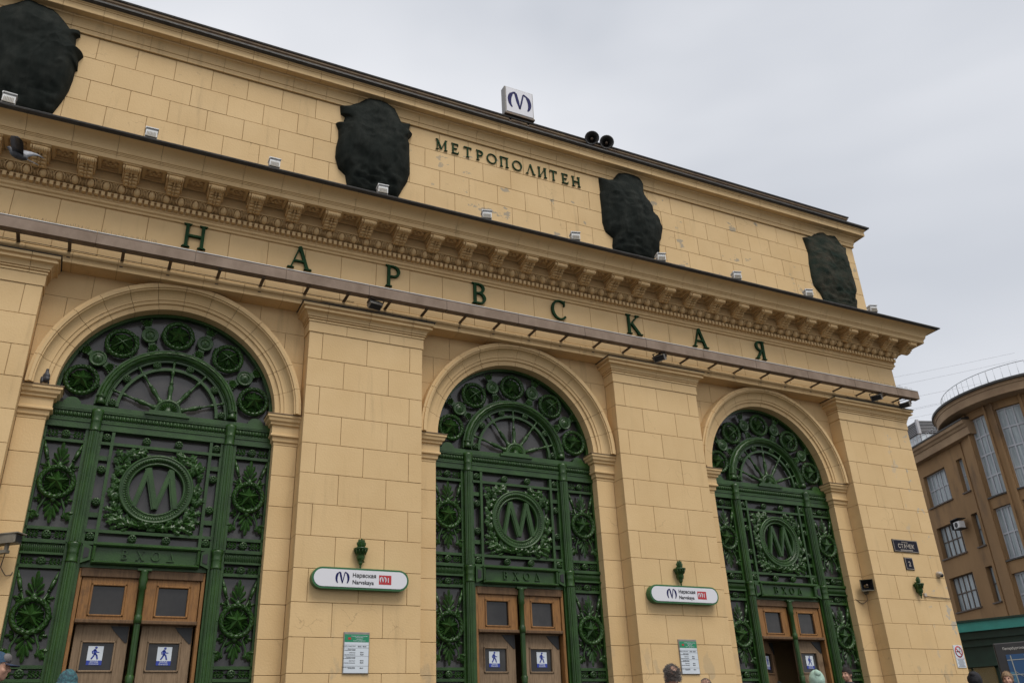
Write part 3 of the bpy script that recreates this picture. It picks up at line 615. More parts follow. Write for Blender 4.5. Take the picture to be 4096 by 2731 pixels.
# fluted colonnettes
def fluted(r, z0, z1, cxx, cy, n=14):
    b = MB(); ring = [((r if k % 2 else r*.86)*math.cos(k*PI/n), (r if k % 2 else r*.86)*math.sin(k*PI/n)) for k in range(2*n)]
    return b.loopsolid([[(cxx+x, cy+y, z) for x, y in ring] for z in (z0, z1)])
for s_ in (-1, 1):
    xx = X(s_*1.965)
    c = fluted(.150, -7.42, -4.05, xx, YI-.05)
    c.lathe([(.155, -4.10), (.17, -4.07), (.155, -4.04), (.15, -3.80), (.165, -3.77), (.15, -3.74), (.155, -3.60), (.175, -3.50), (.175, -3.42)], (xx, YI-.05, 0), 'z', 16)
    c.box(xx-.24, xx+.24, YI+.03, YI+.25, -7.42, -4.02); P_(c, 'colonnette', root)
    c = fluted(.150, BASE, -7.95, xx, YI-.05)
    c.lathe([(.155, -8.0), (.17, -7.97), (.155, -7.94), (.15, -7.75), (.165, -7.71), (.15, -7.68), (.16, -7.58), (.18, -7.50), (.18, -7.44)], (xx, YI-.05, 0), 'z', 16)
    c.box(xx-.22, xx+.24, YI+.03, YI+.25, BASE, -7.44); P_(c, 'colonnette', root)
    # side panels
    sx = X(s_*2.72); a, b = sorted((X(s_*2.19), X(s_*3.3)))
    for zs in (-4.42, -7.05, -8.12, -10.76, -11.10): P_(MB().box(a, b, YI+.03, YI+.2, zs-.045, zs+.045), 'panel_bar', root)
    P_(MB().box(*sorted((X(s_*3.24), X(s_*3.31))), YI+.03, YI+.25, BASE, -4.0), 'side_stile', root)
    for zs in (-4.22, -7.22, -7.97, -10.93):
        q = place(ME['scroll'], 'scroll_band', root, (sx, YI+.10, zs)); place(ME['ros'], 'rosette', q, (sx, YI+.08, zs))
    fb = MB().box(a, b, YI-.04, YI+.25, -7.48, -7.38).box(a, b, YI+.03, YI+.25, -7.74, -7.48).box(a, b, YI-.03, YI+.25, -7.80, -7.74)
    for k in range(21): fb.tube([(a+.03+k*(b-a-.06)/20, YI+.02, -7.49), (a+.03+k*(b-a-.06)/20, YI+.03, -7.73)], .02, 5)
    P_(fb, 'fluted_beam', root)
    for zc in (-5.71, -9.46):
        t_ = place(ME['wreath'], 'star_wreath', root, (sx, YI+.0, zc))
        for q in (-1, 1): place(ME['torch%d' % q], 'torch_and_leaves', t_, (sx, YI+.09+.004*q, zc))
        None and place(ME['wreath'], 'wreath', t_, (sx, YI+.05, zc)); place(ME['sun'], 'sunburst', t_, (sx, YI+.06, zc)); place(ME['star'], 'star', t_, (sx, YI-.02, zc))
        place(ME['palm_up'], 'palmette', t_, (sx, YI+.09, zc)); place(ME['palm_down'], 'palmette', t_, (sx, YI+.09, zc))
# centre panel
for s_ in (-1, 1): P_(MB().box(X(s_*1.43-.045), X(s_*1.43+.045), YI-.01, YI+.15, -7.38, -4.04), 'panel_stile', root)
for zs in (-4.41, -7.05): P_(MB().box(X(-1.76), X(1.76), YI+.0, YI+.15, zs-.045, zs+.045), 'panel_bar', root)
for x, z in [(s_*1.6, q) for s_ in (-1, 1) for q in (-4.22, -5.22, -6.20, -7.22)]+[(s_*.47, q) for s_ in (-1, 1) for q in (-4.22, -7.22)]: place(ME['ros'], 'rosette', root, (X(x), YI+.05, z))
for s_ in (-1, 1):
    for zs in (-4.86, -6.58): P_(MB().box(*sorted((X(s_*1.48), X(s_*1.76))), YI+.06, YI+.15, zs-.07, zs+.07), 'stay', root)
zc = -5.70
rg = MB().lathe([(.76, .12), (.76, -.03), (.80, -.05), (.82, -.02), (.86, -.02), (.87, -.06), (.96, -.09), (.99, -.06), (1.0, -.10), (1.06, -.08), (1.06, .12)], (X(0), YI, zc), 'y', 64, caps=False)
for k in range(72):
    t = k*PI/36; rg.ell((X(.915*math.cos(t)), YI-.075, zc+.915*math.sin(t)), (.05 if abs(math.cos(t)) > .7 else .028, .03, .028 if abs(math.cos(t)) > .7 else .05), 6, 4, rot=None)
for k in range(90):
    t = k*PI/45; rg.ell((X(.842*math.cos(t)), YI-.025, zc+.842*math.sin(t)), (.02, .02, .02), 4, 3)
ring = P_(rg, 'emblem_ring', root)
mm = MB()
def bar(b, p, q, w, y0, y1):
    p, q = Vector(p), Vector(q); d = (q-p).normalized(); n = Vector((d.y, -d.x))*w/2
    b.prism([tuple(p-n), tuple(p+n), tuple(q+n), tuple(q-n)], y0, y1)
for k, (p, q, w) in enumerate((((-.575, -.56), (-.30, .61), .15), ((-.31, .64), (.02, -.60), .19), ((.02, -.60), (.36, .64), .15), ((.34, .61), (.575, -.56), .19))):
    bar(mm, (X(p[0]), zc+p[1]), (X(q[0]), zc+q[1]), w, YI-.03-.002*k, YI+.10); bar(mm, (X(p[0]), zc+p[1]), (X(q[0]), zc+q[1]), w*.55, YI-.055-.002*k, YI)
place(mm.mesh('letter_m', IR), 'letter_m', ring, (0, 0, 0))
ok_ = MB(); oak_leaves = []
for s_ in (-1, 1):
    pts = [(s_*.10, -1.20), (s_*.55, -1.14), (s_*.95, -.90), (s_*1.17, -.45), (s_*1.23, 0), (s_*1.18, .45), (s_*1.02, .85), (s_*.85, 1.05)]
    ok_.tube([(X(x), YI+.05, zc+z) for x, z in pts], .03, 6)
    for q in range(13):
        t = q/12*(len(pts)-1.001); i = int(t); f_ = t-i; x = pts[i][0]*(1-f_)+pts[i+1][0]*f_; z = pts[i][1]*(1-f_)+pts[i+1][1]*f_
        dx, dz = pts[i+1][0]-pts[i][0], pts[i+1][1]-pts[i][1]; ang = math.atan2(dx, dz)
        for da, l in ((-.8, .38), (.8, .38), (.05, .40)):
            if random.random() < .06: continue
            oak_leaves.append((x, z, ang+da+random.uniform(-.15, .15), l*random.uniform(.9, 1.15)))
    for x, z, a, l in ((1.15, 1.0, .2, .32), (1.2, .85, .9, .3), (.95, 1.02, -.3, .32), (.62, 1.02, -.8, .3), (.75, 1.1, -1.2, .3), (.5, .98, -1.35, .26), (1.2, -1.0, 2.2, .3), (1.1, -1.15, 2.5, .28), (.85, -1.16, 1.9, .32), (1.1, -.85, 1.9, .3), (.6, -1.2, 2.1, .28), (1.05, .7, .4, .3)):
        oak_leaves.append((s_*x, z, s_*a, l*random.uniform(.9, 1.15)))
for k in range(4): ok_.tube([(X(-.12), YI-.0, zc-1.12-.045*k), (X(.12), YI-.0, zc-1.12-.045*k)], .028, 6)
okw = P_(ok_, 'oak_wreath', root)
lm = []
for k in range(4):
    b = MB(); oakleaf(b, (0, 0), 0, .34, .165+.015*k, 0, curl=.04+.012*k); lm.append(b.mesh('oak_leaf', IR))
for x, z, a, l in oak_leaves:
    ex, ez = x+l*math.sin(a), z+l*math.cos(a)
    if abs(ex) > 1.40 or not -1.34 < ez < 1.26: a = math.atan2(-x, -z)+(.9 if random.random() < .5 else -.9)
    o = place(random.choice(lm), 'oak_leaf', okw, (X(x), YI+random.uniform(-.03, .05), zc+z), (random.uniform(-.12, .05), a, 0)); o.scale = (l/.34,)*3
# entrance board
bd = MB().box(X(-1.76), X(1.76), YI-.02, YI+.2, -7.46, -7.36).box(X(-1.72), X(1.72), YI+.08, YI+.25, -8.08, -7.46)
bd.box(X(-1.42), X(1.42), YI+.0, YI+.1, -7.93, -7.49)
bd = P_(bd, 'entrance_board', root)
bf = MB()
for (a, b, c, d) in ((-1.47, 1.47, -7.50, -7.42), (-1.47, 1.47, -8.0, -7.92), (-1.47, -1.39, -7.92, -7.50), (1.39, 1.47, -7.92, -7.50)): bf.box(X(a), X(b), YI-.15, YI+.05, c, d, .035)
for k in range(60): bf.ell((X(-1.37+k*.0465), YI-.03, -7.905), (.02, .025, .018), 4, 3)
for s_ in (-1, 1):
    bf.prism([(X(s_*1.50), -7.52), (X(s_*1.74), -7.42), (X(s_*1.74), -8.0), (X(s_*1.50), -7.90)], YI-.09, YI+.05)
    bf.prism([(X(s_*1.55), -7.60), (X(s_*1.69), -7.55), (X(s_*1.69), -7.87), (X(s_*1.55), -7.82)], YI-.11, YI+.05, 1)
bf.build('board_frame', [IR, M['black']], bd)
# slab-serif letters drawn as strokes: (kind, data) in a 1 x 1 box; T thick, t thin
def glyph(ch):
    T, t, s = .122, .06, .05
    def V(x, w=T): return [(x-w/2, 0), (x+w/2, 0), (x+w/2, 1), (x-w/2, 1)]
    def B(p, q, w): 
        p, q = Vector(p), Vector(q); d = (q-p).normalized(); n = Vector((d.y, -d.x))*w/2
        return [tuple(p-n), tuple(p+n), tuple(q+n), tuple(q-n)]
    def SE(x, z, w=.30): return [(x-w/2, z), (x+w/2, z), (x+w/2-.04, z+s), (x-w/2+.04, z+s)] if z < .5 else [(x-w/2+.04, z-s), (x+w/2-.04, z-s), (x+w/2, z), (x-w/2, z)]
    def A(cx, cz, rx, rz, a0, a1, w0, w1, n=14):      # arc band, thick where it runs upright
        o, i = [], []
        for k in range(n+1):
            a = math.radians(a0+(a1-a0)*k/n); w = w0+(w1-w0)*abs(math.cos(a))
            o.append((cx+(rx+w/2)*math.cos(a), cz+(rz+w/2)*math.sin(a))); i.append((cx+(rx-w/2)*math.cos(a), cz+(rz-w/2)*math.sin(a)))
        return ('band', o, i)
    D = {
     'Н': (.86, [V(.15), V(.71), SE(.15, 0), SE(.15, 1), SE(.71, 0), SE(.71, 1), [(.15, .46), (.71, .46), (.71, .54), (.15, .54)]]),
     'А': (.90, [B((.12, .02), (.43, 1), t), B((.43, 1.0), (.76, .02), T), SE(.11, 0, .28), SE(.78, 0, .32), [(.22, .30), (.66, .30), (.63, .37), (.24, .37)]]),
     'Р': (.72, [V(.17), SE(.17, 0), SE(.12, 1, .2), A(.34, .72, .25, .24, -90, 90, t, T), [(.17, .925), (.36, .925), (.36, 1), (.17, 1)], [(.17, .44), (.36, .44), (.36, .515), (.17, .515)]]),
     'В': (.74, [V(.17), SE(.12, 0, .2), SE(.12, 1, .2), A(.34, .755, .22, .21, -90, 90, t, T), A(.36, .275, .25, .24, -90, 90, t, T), [(.17, .925), (.35, .925), (.35, 1), (.17, 1)], [(.17, .48), (.37, .48), (.37, .555), (.17, .555)], [(.17, 0), (.37, 0), (.37, .075), (.17, .075)]]),
     'С': (.80, [A(.46, .5, .37, .46, 52, 318, t, T, 20), [(.66, .72), (.72, .70), (.74, 1.0), (.70, .98)]]),
     'К': (.84, [V(.17), SE(.17, 0), SE(.17, 1), B((.22, .45), (.66, .97), t), B((.32, .55), (.72, .03), T), SE(.66, 1, .26), SE(.74, 0, .3)]),
     'Я': (.74, [V(.57), SE(.57, 0), SE(.62, 1, .2), A(.40, .72, .25, .24, 90, 270, t, T), [(.38, .925), (.57, .925), (.57, 1), (.38, 1)], [(.36, .44), (.57, .44), (.57, .515), (.36, .515)], B((.44, .48), (.14, .03), T*.9), SE(.12, 0, .26)]),
     'М': (1.0, [V(.13, t), V(.85, T), B((.14, 1), (.48, .10), T), B((.48, .08), (.83, 1), t), SE(.13, 0, .26), SE(.86, 0), SE(.11, 1, .22), SE(.89, 1, .22)]),
     'Е': (.72, [V(.17), SE(.12, 0, .2), SE(.12, 1, .2), [(.17, .925), (.62, .925), (.62, 1), (.17, 1)], [(.17, .47), (.52, .47), (.52, .54), (.17, .54)], [(.17, 0), (.64, 0), (.64, .075), (.17, .075)], [(.56, .80), (.62, .78), (.62, .95), (.58, .95)], [(.58, .05), (.64, .05), (.66, .24), (.60, .20)]]),
     'Т': (.80, [V(.40), SE(.40, 0), [(.06, .925), (.74, .925), (.74, 1), (.06, 1)], [(.06, .78), (.11, .82), (.11, .95), (.06, .95)], [(.69, .82), (.74, .78), (.74, .95), (.69, .95)]]),
     'О': (.96, [A(.48, .5, .40, .46, 0, 360, t, T, 28)]),
     'П': (.84, [V(.16), V(.68), SE(.16, 0), SE(.68, 0), [(.03, .925), (.81, .925), (.81, 1), (.03, 1)]]),
     'Л': (.88, [B((.14, .02), (.44, 1), t), B((.44, 1), (.74, .02), T), SE(.12, 0, .26), SE(.76, 0, .3)]),
     'И': (.88, [V(.15), V(.72), SE(.15, 0), SE(.15, 1), SE(.72, 0), SE(.72, 1), B((.19, .08), (.68, .92), t)]),
     'Х': (.86, [B((.14, 1), (.70, 0), T), B((.14, 0), (.70, 1), t), SE(.12, 1, .28), SE(.72, 1, .26), SE(.12, 0, .26), SE(.72, 0, .28)]),
     'Д': (.90, [B((.16, .06), (.44, 1), t), B((.44, 1), (.74, .06), T), [(.06, 0), (.84, 0), (.84, .075), (.06, .075)]]),
    }
    return D[ch]
def letter(ch, h, dep):
    w, st = glyph(ch); b = MB()
    for k, q in enumerate(st):
        e = .0025*k
        if q and q[0] == 'band':
            o, i = q[1], q[2]
            for a in range(len(o)-1):
                b.prism([((p[0]-w/2)*h, p[1]*h) for p in (o[a], o[a+1], i[a+1], i[a])], -e, dep)
        else: b.prism([((p[0]-w/2)*h, p[1]*h) for p in q], -e, dep)
    return b, w
LC = {}
def letm(ch, h, dep, m):
    k = (ch, h, m.name)
    if k not in LC: LC[k] = letter(ch, h, dep)[0].mesh('letter', m)
    return LC[k]
for k, ch in enumerate('ВХОД'): place(letm(ch, .27, .06, IR), 'letter', bd, (X(-.60+.42*k), YI-.05, -7.84))
# centre mullion and oak surround
mu = fluted(.085, BASE, -9.6, X(0), YI+.02, 9)
mu.lathe([(.085, -9.6), (.11, -9.58), (.11, -9.40), (.085, -9.36), (.085, -9.34), (.085, -8.66), (.115, -8.62), (.10, -8.50), (.125, -8.40), (.10, -8.22), (.12, -8.16), (.12, -8.12)], (X(0), YI+.02, 0), 'z', 12)
mu.lathe([(.085, -11.3), (.115, -11.28), (.10, -11.15), (.12, -11.0), (.09, -10.96)], (X(0), YI+.02, 0), 'z', 12)
mu.box(X(-.19), X(.19), YI-.08, YI+.15, -8.13, -8.07); P_(mu, 'mullion', root)
portals = [root]+[copy_tree(root, shift=(PP*S*k, 0, 0)) for k in (1, 2)]
for k, o in enumerate(portals): o['label'] = labels[k]; WH[o.name] = (cx+PP*k, YI, BASE)
# text helper (flat lettering)
def text(body, size, m, parent, at, rot=(PI/2, 0, 0), align='CENTER', ext=.0012, name='lettering', bold=0):
    c = bpy.data.curves.new('t', 'FONT'); c.body = body; c.size = size; c.align_x = align; c.extrude = ext; c.offset = bold; c.resolution_u = 3
    o = bpy.data.objects.new('t', c); COL.objects.link(o); me = bpy.data.meshes.new_from_object(o); bpy.data.objects.remove(o); bpy.data.curves.remove(c)
    me.materials.clear(); me.materials.append(m)
    return place(me, name, parent, at, rot)
# oak doors
def sticker(par, x, y, z):
    s = MB().box(x-.195, x+.195, y, y+.004, z-.25, z+.25).build('entrance_sticker', M['paper'], par)
    return s
wk = MB()
wk.lathe([(0, -.004), (.036, -.004), (.036, 0)], (.01, 0, .175), 'y', 14)
def rib(b, pts, w, y=-.004, m=0):
    for p, q in zip(pts, pts[1:]): bar(b, p, q, w, y, 0) if m == 0 else None
    for p in pts: b.lathe([(0, y), (w/2, y), (w/2, 0)], (p[0], 0, p[1]), 'y', 10)
rib(wk, [(-.02, .10), (-.01, -.02)], .075); rib(wk, [(0, .0), (.05, -.07), (.075, -.17)], .045); rib(wk, [(-.01, 0), (-.035, -.08), (-.085, -.17)], .045)
rib(wk, [(-.03, .11), (-.085, .05), (-.07, -.01)], .03); rib(wk, [(.0, .11), (.045, .03), (.10, .03)], .03)
wkm = wk.mesh('walking_figure', M['blue'])
def doors(k, opened):
    c = cx+PP*k; ro_ = portals[k]; yd = YI+.14
    for q in (-1.72, 1.62): MB().box(c+q, c+q+.10, yd-.05, yd+.3, BASE, -8.10, .01).build('door_post', M['oak'], ro_)
    MB().box(c-1.66, c+1.66, yd-.08, yd+.3, -8.34, -8.09, .02).build('door_head', M['oakd'], ro_)
    MB().box(c-1.62, c+1.62, yd-.10, yd+.3, -9.60, -9.49, .02).build('transom_rail', M['oakd'], ro_)
    for s_ in (-1, 1):
        a, b = (c-1.60, c-.10) if s_ < 0 else (c+.10, c+1.60); gx0, gx1 = (c-1.34, c-.40) if s_ < 0 else (c+.40, c+1.34)
        t = MB().box(a, gx0, yd, yd+.2, -9.49, -8.34, .01).box(gx1, b, yd, yd+.2, -9.49, -8.34, .01).box(gx0, gx1, yd, yd+.2, -8.50, -8.34).box(gx0, gx1, yd, yd+.2, -9.49, -9.40)
        t = t.build('transom_light', M['oak'], ro_)
        bead = MB()
        for q in ((gx0, gx0+.06, -9.40, -8.50), (gx1-.06, gx1, -9.40, -8.50), (gx0, gx1, -8.56, -8.50), (gx0, gx1, -9.40, -9.35)): bead.box(q[0], q[1], yd-.025, yd+.05, q[2], q[3], .015)
        bead.build('glazing_bead', M['oak'], t)
        MB().box(gx0+.02, gx1-.02, yd+.07, yd+.09, -9.4, -8.5).build('pane', M['dglass'], t)
        # leaf
        a, b = (c-1.56, c-.16) if s_ < 0 else (c+.16, c+1.56); w = b-a; hx = a if s_ < 0 else b
        leaf = MB(); st = .25; lx = lambda q: q-hx
        y0, y1 = .16, .26
        g0, g1 = a+.20, b-.30 if s_ < 0 else b-.28
        leaf.box(lx(a), lx(g0), y0, y1, 0, 4.60, .012).box(lx(g1), lx(b), y0, y1, 0, 4.60, .012)
        for z0, z1 in ((4.16, 4.60), (2.95, 3.34), (0, .5)): leaf.box(lx(g0), lx(g1), y0+.003, y1, z0, z1)
        leaf.box(lx(g0+.04), lx(g1-.04), y0+.04, y1-.02, .5, 2.95)
        m_ = M['oakd'] if (opened and s_ < 0) else M['oakw']  # open leaf in darker oak: its shade inside the doorway put into colour
        L_ = leaf.build('door', m_, ro_, (hx, yd, BASE+.04)); WH[L_.name] = (hx, yd, BASE+.04)
        bead = MB()
        for q in ((g0, g0+.05, 3.34, 4.16), (g1-.05, g1, 3.34, 4.16), (g0, g1, 4.11, 4.16), (g0, g1, 3.34, 3.39)): bead.box(lx(q[0]), lx(q[1]), y0-.03, y0+.05, q[2], q[3], .015)
        for q in ((g0, g0+.05, .5, 2.95), (g1-.05, g1, .5, 2.95), (g0, g1, 2.90, 2.95)): bead.box(lx(q[0]), lx(q[1]), y0-.03, y0+.05, q[2], q[3], .015)
        bead.build('glazing_bead', m_, L_, (hx, yd, BASE+.04))
        MB().box(lx(g0+.02), lx(g1-.02), y0+.05, y0+.07, 3.34, 4.16).build('pane', M['dglass'], L_, (hx, yd, BASE+.04))
        MB().prism([(lx(b-.02)-.0, 4.56), (lx(b-.50), 4.56), (lx(b-.42), 4.45), (lx(b-.08), 4.12), (lx(b-.02), 4.12)] if True else [], y0-.02, y0+.01).build('corner_plate', M['black'], L_, (hx, yd, BASE+.04))
        sx_, sz = (-.95-(-1.56) if s_ < 0 else .86-1.56), 3.78
        o_ = (hx+sx_, yd+y0+.035, BASE+.04+sz)
        MB().box(-.195, .195, 0, .01, -.13, .25).build('pictogram_sheet', M['paper'], L_, o_)
        MB().box(-.195, .195, -.001, .0095, -.25, -.13).build('sticker_band', M['blue'], L_, o_)
        q = place(wkm, 'walking_figure', L_, (o_[0], o_[1]-.0005, o_[2]+.06)); q.scale = (.92, 1, .85)
        text('Вход', .045, M['paper'], L_, (o_[0], o_[1]-.004, o_[2]-.185), name='sticker_text'); text('Entrance', .034, M['paper'], L_, (o_[0], o_[1]-.004, o_[2]-.240), name='sticker_text')
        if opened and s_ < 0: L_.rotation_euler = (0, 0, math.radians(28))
for k in range(3): doors(k, k == 2)
# ------------------------------------------------------------------ inscriptions
tt = thing('inscription', 'green raised serif letters spelling НАРВСКАЯ along the frieze above the light trough', 'lettering', (8, 0, 2.3))
for ch, x in zip('НАРВСКАЯ', (-4.08, -.53, 2.93, 6.42, 9.93, 13.53, 16.98, 20.38)): place(letm(ch, .90, .09, M['letter']), 'letter', tt, (x, -.10, 2.31))
tt = thing('inscription', 'small green serif letters spelling МЕТРОПОЛИТЕН on the attic wall', 'lettering', (8.2, AY, 9.5))
for ch, x in zip('МЕТРОПОЛИТЕН', (5.02, 5.64, 6.21, 6.78, 7.34, 7.93, 8.56, 9.21, 9.80, 10.36, 10.95, 11.52)):
    o = place(letm(ch, .52, .05, M['letter']), 'letter', tt, (x, AY-.06, 9.50))
# ------------------------------------------------------------------ netting-wrapped emblems on the attic
OUT = dict(
a=[(-11.83,9.35),(-11.68,10.01),(-11.31,10.49),(-11.02,10.75),(-10.62,11.17),(-10.12,11.17),(-9.83,11.15),(-9.5,10.78),(-9.18,10.44),(-9.0,10.26),(-8.92,10.35),(-8.79,10.38),(-8.75,10.18),(-8.87,10.06),(-8.83,9.68),(-8.74,9.28),(-8.52,9.34),(-8.64,9.08),(-8.6,8.67),(-8.67,8.61),(-8.67,8.23),(-8.72,7.7),(-8.86,7.14),(-9.03,6.62),(-9.67,6.4),(-10.54,6.3),(-11.01,6.5),(-11.46,7.48)],
b=[(0.65,10.33),(1.02,10.46),(1.41,10.76),(1.69,11.09),(2.17,11.16),(2.61,11.15),(2.93,10.96),(3.18,10.46),(3.28,10.27),(3.63,10.36),(3.58,9.99),(3.72,9.85),(3.53,9.5),(3.6,9.24),(3.63,8.44),(3.64,7.85),(3.54,7.43),(3.33,6.98),(3.13,6.5),(2.52,6.4),(1.69,6.4),(1.12,6.45),(1.01,7.03),(0.72,7.28),(0.58,7.77),(0.59,8.28),(0.66,8.73),(0.64,9.12),(0.52,9.41),(0.76,9.36),(0.88,9.84),(0.7,9.94)],
c=[(12.76,10.33),(12.99,10.27),(13.53,10.47),(13.8,10.92),(14.46,11.12),(15.02,11.07),(15.21,10.72),(15.11,10.24),(15.34,9.81),(15.61,9.44),(15.62,9.08),(15.89,8.88),(16.04,8.36),(15.88,7.77),(15.75,7.54),(15.69,7.03),(15.22,6.45),(14.29,6.4),(13.17,6.5),(13.13,6.75),(13.21,7.18),(12.85,7.43),(12.73,7.89),(12.75,8.66),(12.74,9.13),(12.74,9.44),(12.78,9.58)],
d=[(25.07,10.18),(25.53,10.35),(26.06,10.71),(26.52,10.93),(26.81,10.78),(27.42,10.93),(27.67,10.64),(27.82,10.32),(28.09,10.24),(27.97,9.67),(28.03,9.19),(28.08,8.55),(28.14,7.96),(28.14,7.57),(27.92,7.2),(27.99,6.91),(27.87,6.4),(27.24,6.35),(25.65,6.35),(25.45,6.92),(25.11,7.31),(25.08,7.88),(25.13,8.68),(25.23,9.26),(25.14,9.81)])
def shroud(key, hgt, label, m, seed):
    o = OUT[key]; n0 = len(o); pts = []
    for i in range(n0):
        (x0, z0), (x1, z1) = o[i], o[(i+1) % n0]
        for q in range(6): pts.append((x0+(x1-x0)*q/6, z0+(z1-z0)*q/6))
    cx_ = sum(p[0] for p in pts)/len(pts); cz_ = sum(p[1] for p in pts)/len(pts)
    rs = [1.0, .985]+[.965-.0275*q for q in range(35)]; v = []; n = len(pts)
    for j, r in enumerate(rs):
        sm = min(1, max(0, (.955-r)*4))
        for i, (x, z) in enumerate(pts):
            ax, az = x, z
            if sm > 0:
                k_ = int(1+9*sm); sx_ = sum(pts[(i+q) % n][0] for q in range(-k_, k_+1))/(2*k_+1); sz_ = sum(pts[(i+q) % n][1] for q in range(-k_, k_+1))/(2*k_+1)
                ax = x+(sx_-x)*sm; az = z+(sz_-z)*sm
            px, pz = cx_+(ax-cx_)*r, cz_+(az-cz_)*r
            prof = (1-r**3.2)**.55
            w = Vector((px*1.0+seed, 3.1, pz*.55)); f = noise.noise(w*1.4)*.13+noise.noise(w*Vector((3.2, 1, 1.2)) if False else Vector((px*3.2+seed, 0, pz*1.1)))*.045+abs(noise.noise(Vector((px*1.6+pz*.9, seed, pz*1.9-px*.8))))*-.07+abs(noise.noise(Vector((px*4.5-pz*2.2, seed+3, pz*3.2+px*1.5))))*-.03
            rid = (1-abs(noise.noise(Vector((px*1.3+pz*.35+seed*2, seed, pz*.55-px*.5)))*2.2)); f += .032*max(0, rid)**5; rid = (1-abs(noise.noise(Vector((px*2.3-pz*1.1+seed*3, seed+5, pz*1.4+px*.6)))*2.2)); f += .012*max(0, rid)**5
            low = max(0, 1-abs(pz-6.9)/.8)*abs(noise.noise(Vector((px*2.2, seed+9, pz*5))))*-.25
            v.append((px, AY+.02-hgt*prof*(1+.15*math.sin((pz-6.5)*.7))-(f+low)*min(1, prof*1.4), pz))
    b = MB(); fs = []
    for j in range(len(rs)-1):
        for i in range(n): fs.append((j*n+i, j*n+(i+1) % n, (j+1)*n+(i+1) % n, (j+1)*n+i))
    fs.append([(len(rs)-1)*n+i for i in range(n)])
    b.add(v, fs, 0, True); back = [(x, AY+.02, z) for x, z in pts]
    me = b.build('shrouded_emblem', m, None, (0, 0, 0)); tag(me, label, 'wrapped emblem', 'netting wrapped emblems on the attic')
    return me
shroud('a', .62, 'broad rounded emblem wrapped in dark netting with two small points, above the flying pigeon', M['net'], 1.3)
shroud('b', .60, 'wide emblem wrapped in dark netting with pointed corners on both sides, beside the small lettering', M['net'], 5.7)
shroud('c', .55, 'narrow emblem wrapped in dark netting with sharp upper corner and loose net flap', M['net'], 9.1)
shroud('d', .38, 'ragged emblem in thin green netting at the end of the attic wall', M['net2'], 14.2)
# ------------------------------------------------------------------ floodlights on the cornice
fl = MB().prismx([(-.17, 0), (-.17, .30), (-.12, .36), (.14, .36), (.14, .0)], -.20, .20).build('housing', M['white'], None, (0, 0, 0))
def flood(x, tilt, gap_, label):
    t = thing('floodlight', label, 'floodlight', (x, -1.60, 5.04), math.radians(tilt), 'white floodlights along the cornice'); t.scale = (.84, .84, .84)
    h = MB().prismx([(-.16, .14), (-.17, .40), (-.10, .50), (.16, .50), (.16, .10)], -.21, .21).build('housing', M['white'], t, (x, -1.60, 5.04))
    MB().box(-.24, .24, -.20, .17, .50, .53).box(-.24, -.215, -.20, .17, .44, .50).build('lens_frame', M['white'], t, (x, -1.60, 5.04))
    gr = MB()
    for q in range(7): gr.box(-.165+q*.05, -.140+q*.05, -.195, -.16, .10, .33)
    gr.box(-.19, .19, -.185, -.155, .10, .14).build('cooling_fins', M['gri'], t, (x, -1.60, 5.04))
    MB().box(-.23, -.21, -.05, .03, -.04, .30).box(.21, .23, -.05, .03, -.04, .30).box(-.23, .23, -.05, .03, -.06, -.03).build('bracket', M['steel'], t, (x, -1.60, 5.04))
bpy.data.objects.remove(fl)
for k, (x, tl, w_) in enumerate(((-10.03, 4, 'under the broad rounded wrapped emblem'), (-5.94, 0, 'near the broad rounded wrapped emblem, before plain wall'), (-1.97, 0, 'second along plain wall towards the wide wrapped emblem'), (1.93, -4, 'in front of the wide wrapped emblem'), (6.10, -14, 'below the start of the small attic lettering'), (10.02, -14, 'below the end of the small attic lettering'), (14.2, -16, 'at the foot of the narrow wrapped emblem'), (18.25, -16, 'on bare flaking wall just past the narrow wrapped emblem'), (22.45, -18, 'just before the ragged wrapped emblem'), (26.55, -18, 'at the far end of the cornice by the ragged emblem'))):
    flood(x, tl, 0, 'small white floodlight '+w_)
# ------------------------------------------------------------------ light trough and what hangs on it
tj = [XL+.6, -12.81, -9.88, -6.95, -4.02, -1.09, 1.82, 4.76, 7.69, 10.62, 13.53, 16.42, 19.27, 22.25, 25.14, 27.9, 29.36]
tg = thing('light_trough', 'long grey metal light trough on brackets below the frieze letters', 'light trough', (8, 0, 1.25))
YT = -.80
for a, b in zip(tj, tj[1:]):
    c = MB().prismx([(YT, 1.37), (YT+.012, 1.76), (YT+.03, 1.775), (YT+.30, 1.74), (YT+.30, 1.40), (YT+.27, 1.36)], a+.012, b-.012)
    c = c.build('trough_segment', M['grey'], tg)
    MB().box(a+.012, b-.012, YT-.006, YT+.05, 1.765, 1.785).build('lip', M['white'], c)
    MB().box(b-.012, b+.012, YT+.015, YT+.28, 1.385, 1.75).build('joint_plate', M['greyd'], c)
    for q in (.28, .76):
        xx = a+(b-a)*q
        MB().box(xx-.05, xx+.05, YT+.10, .0, 1.32, 1.36).box(xx-.05, xx+.05, -.02, .0, 1.13, 1.32).build('bracket', M['greyd'], tg)
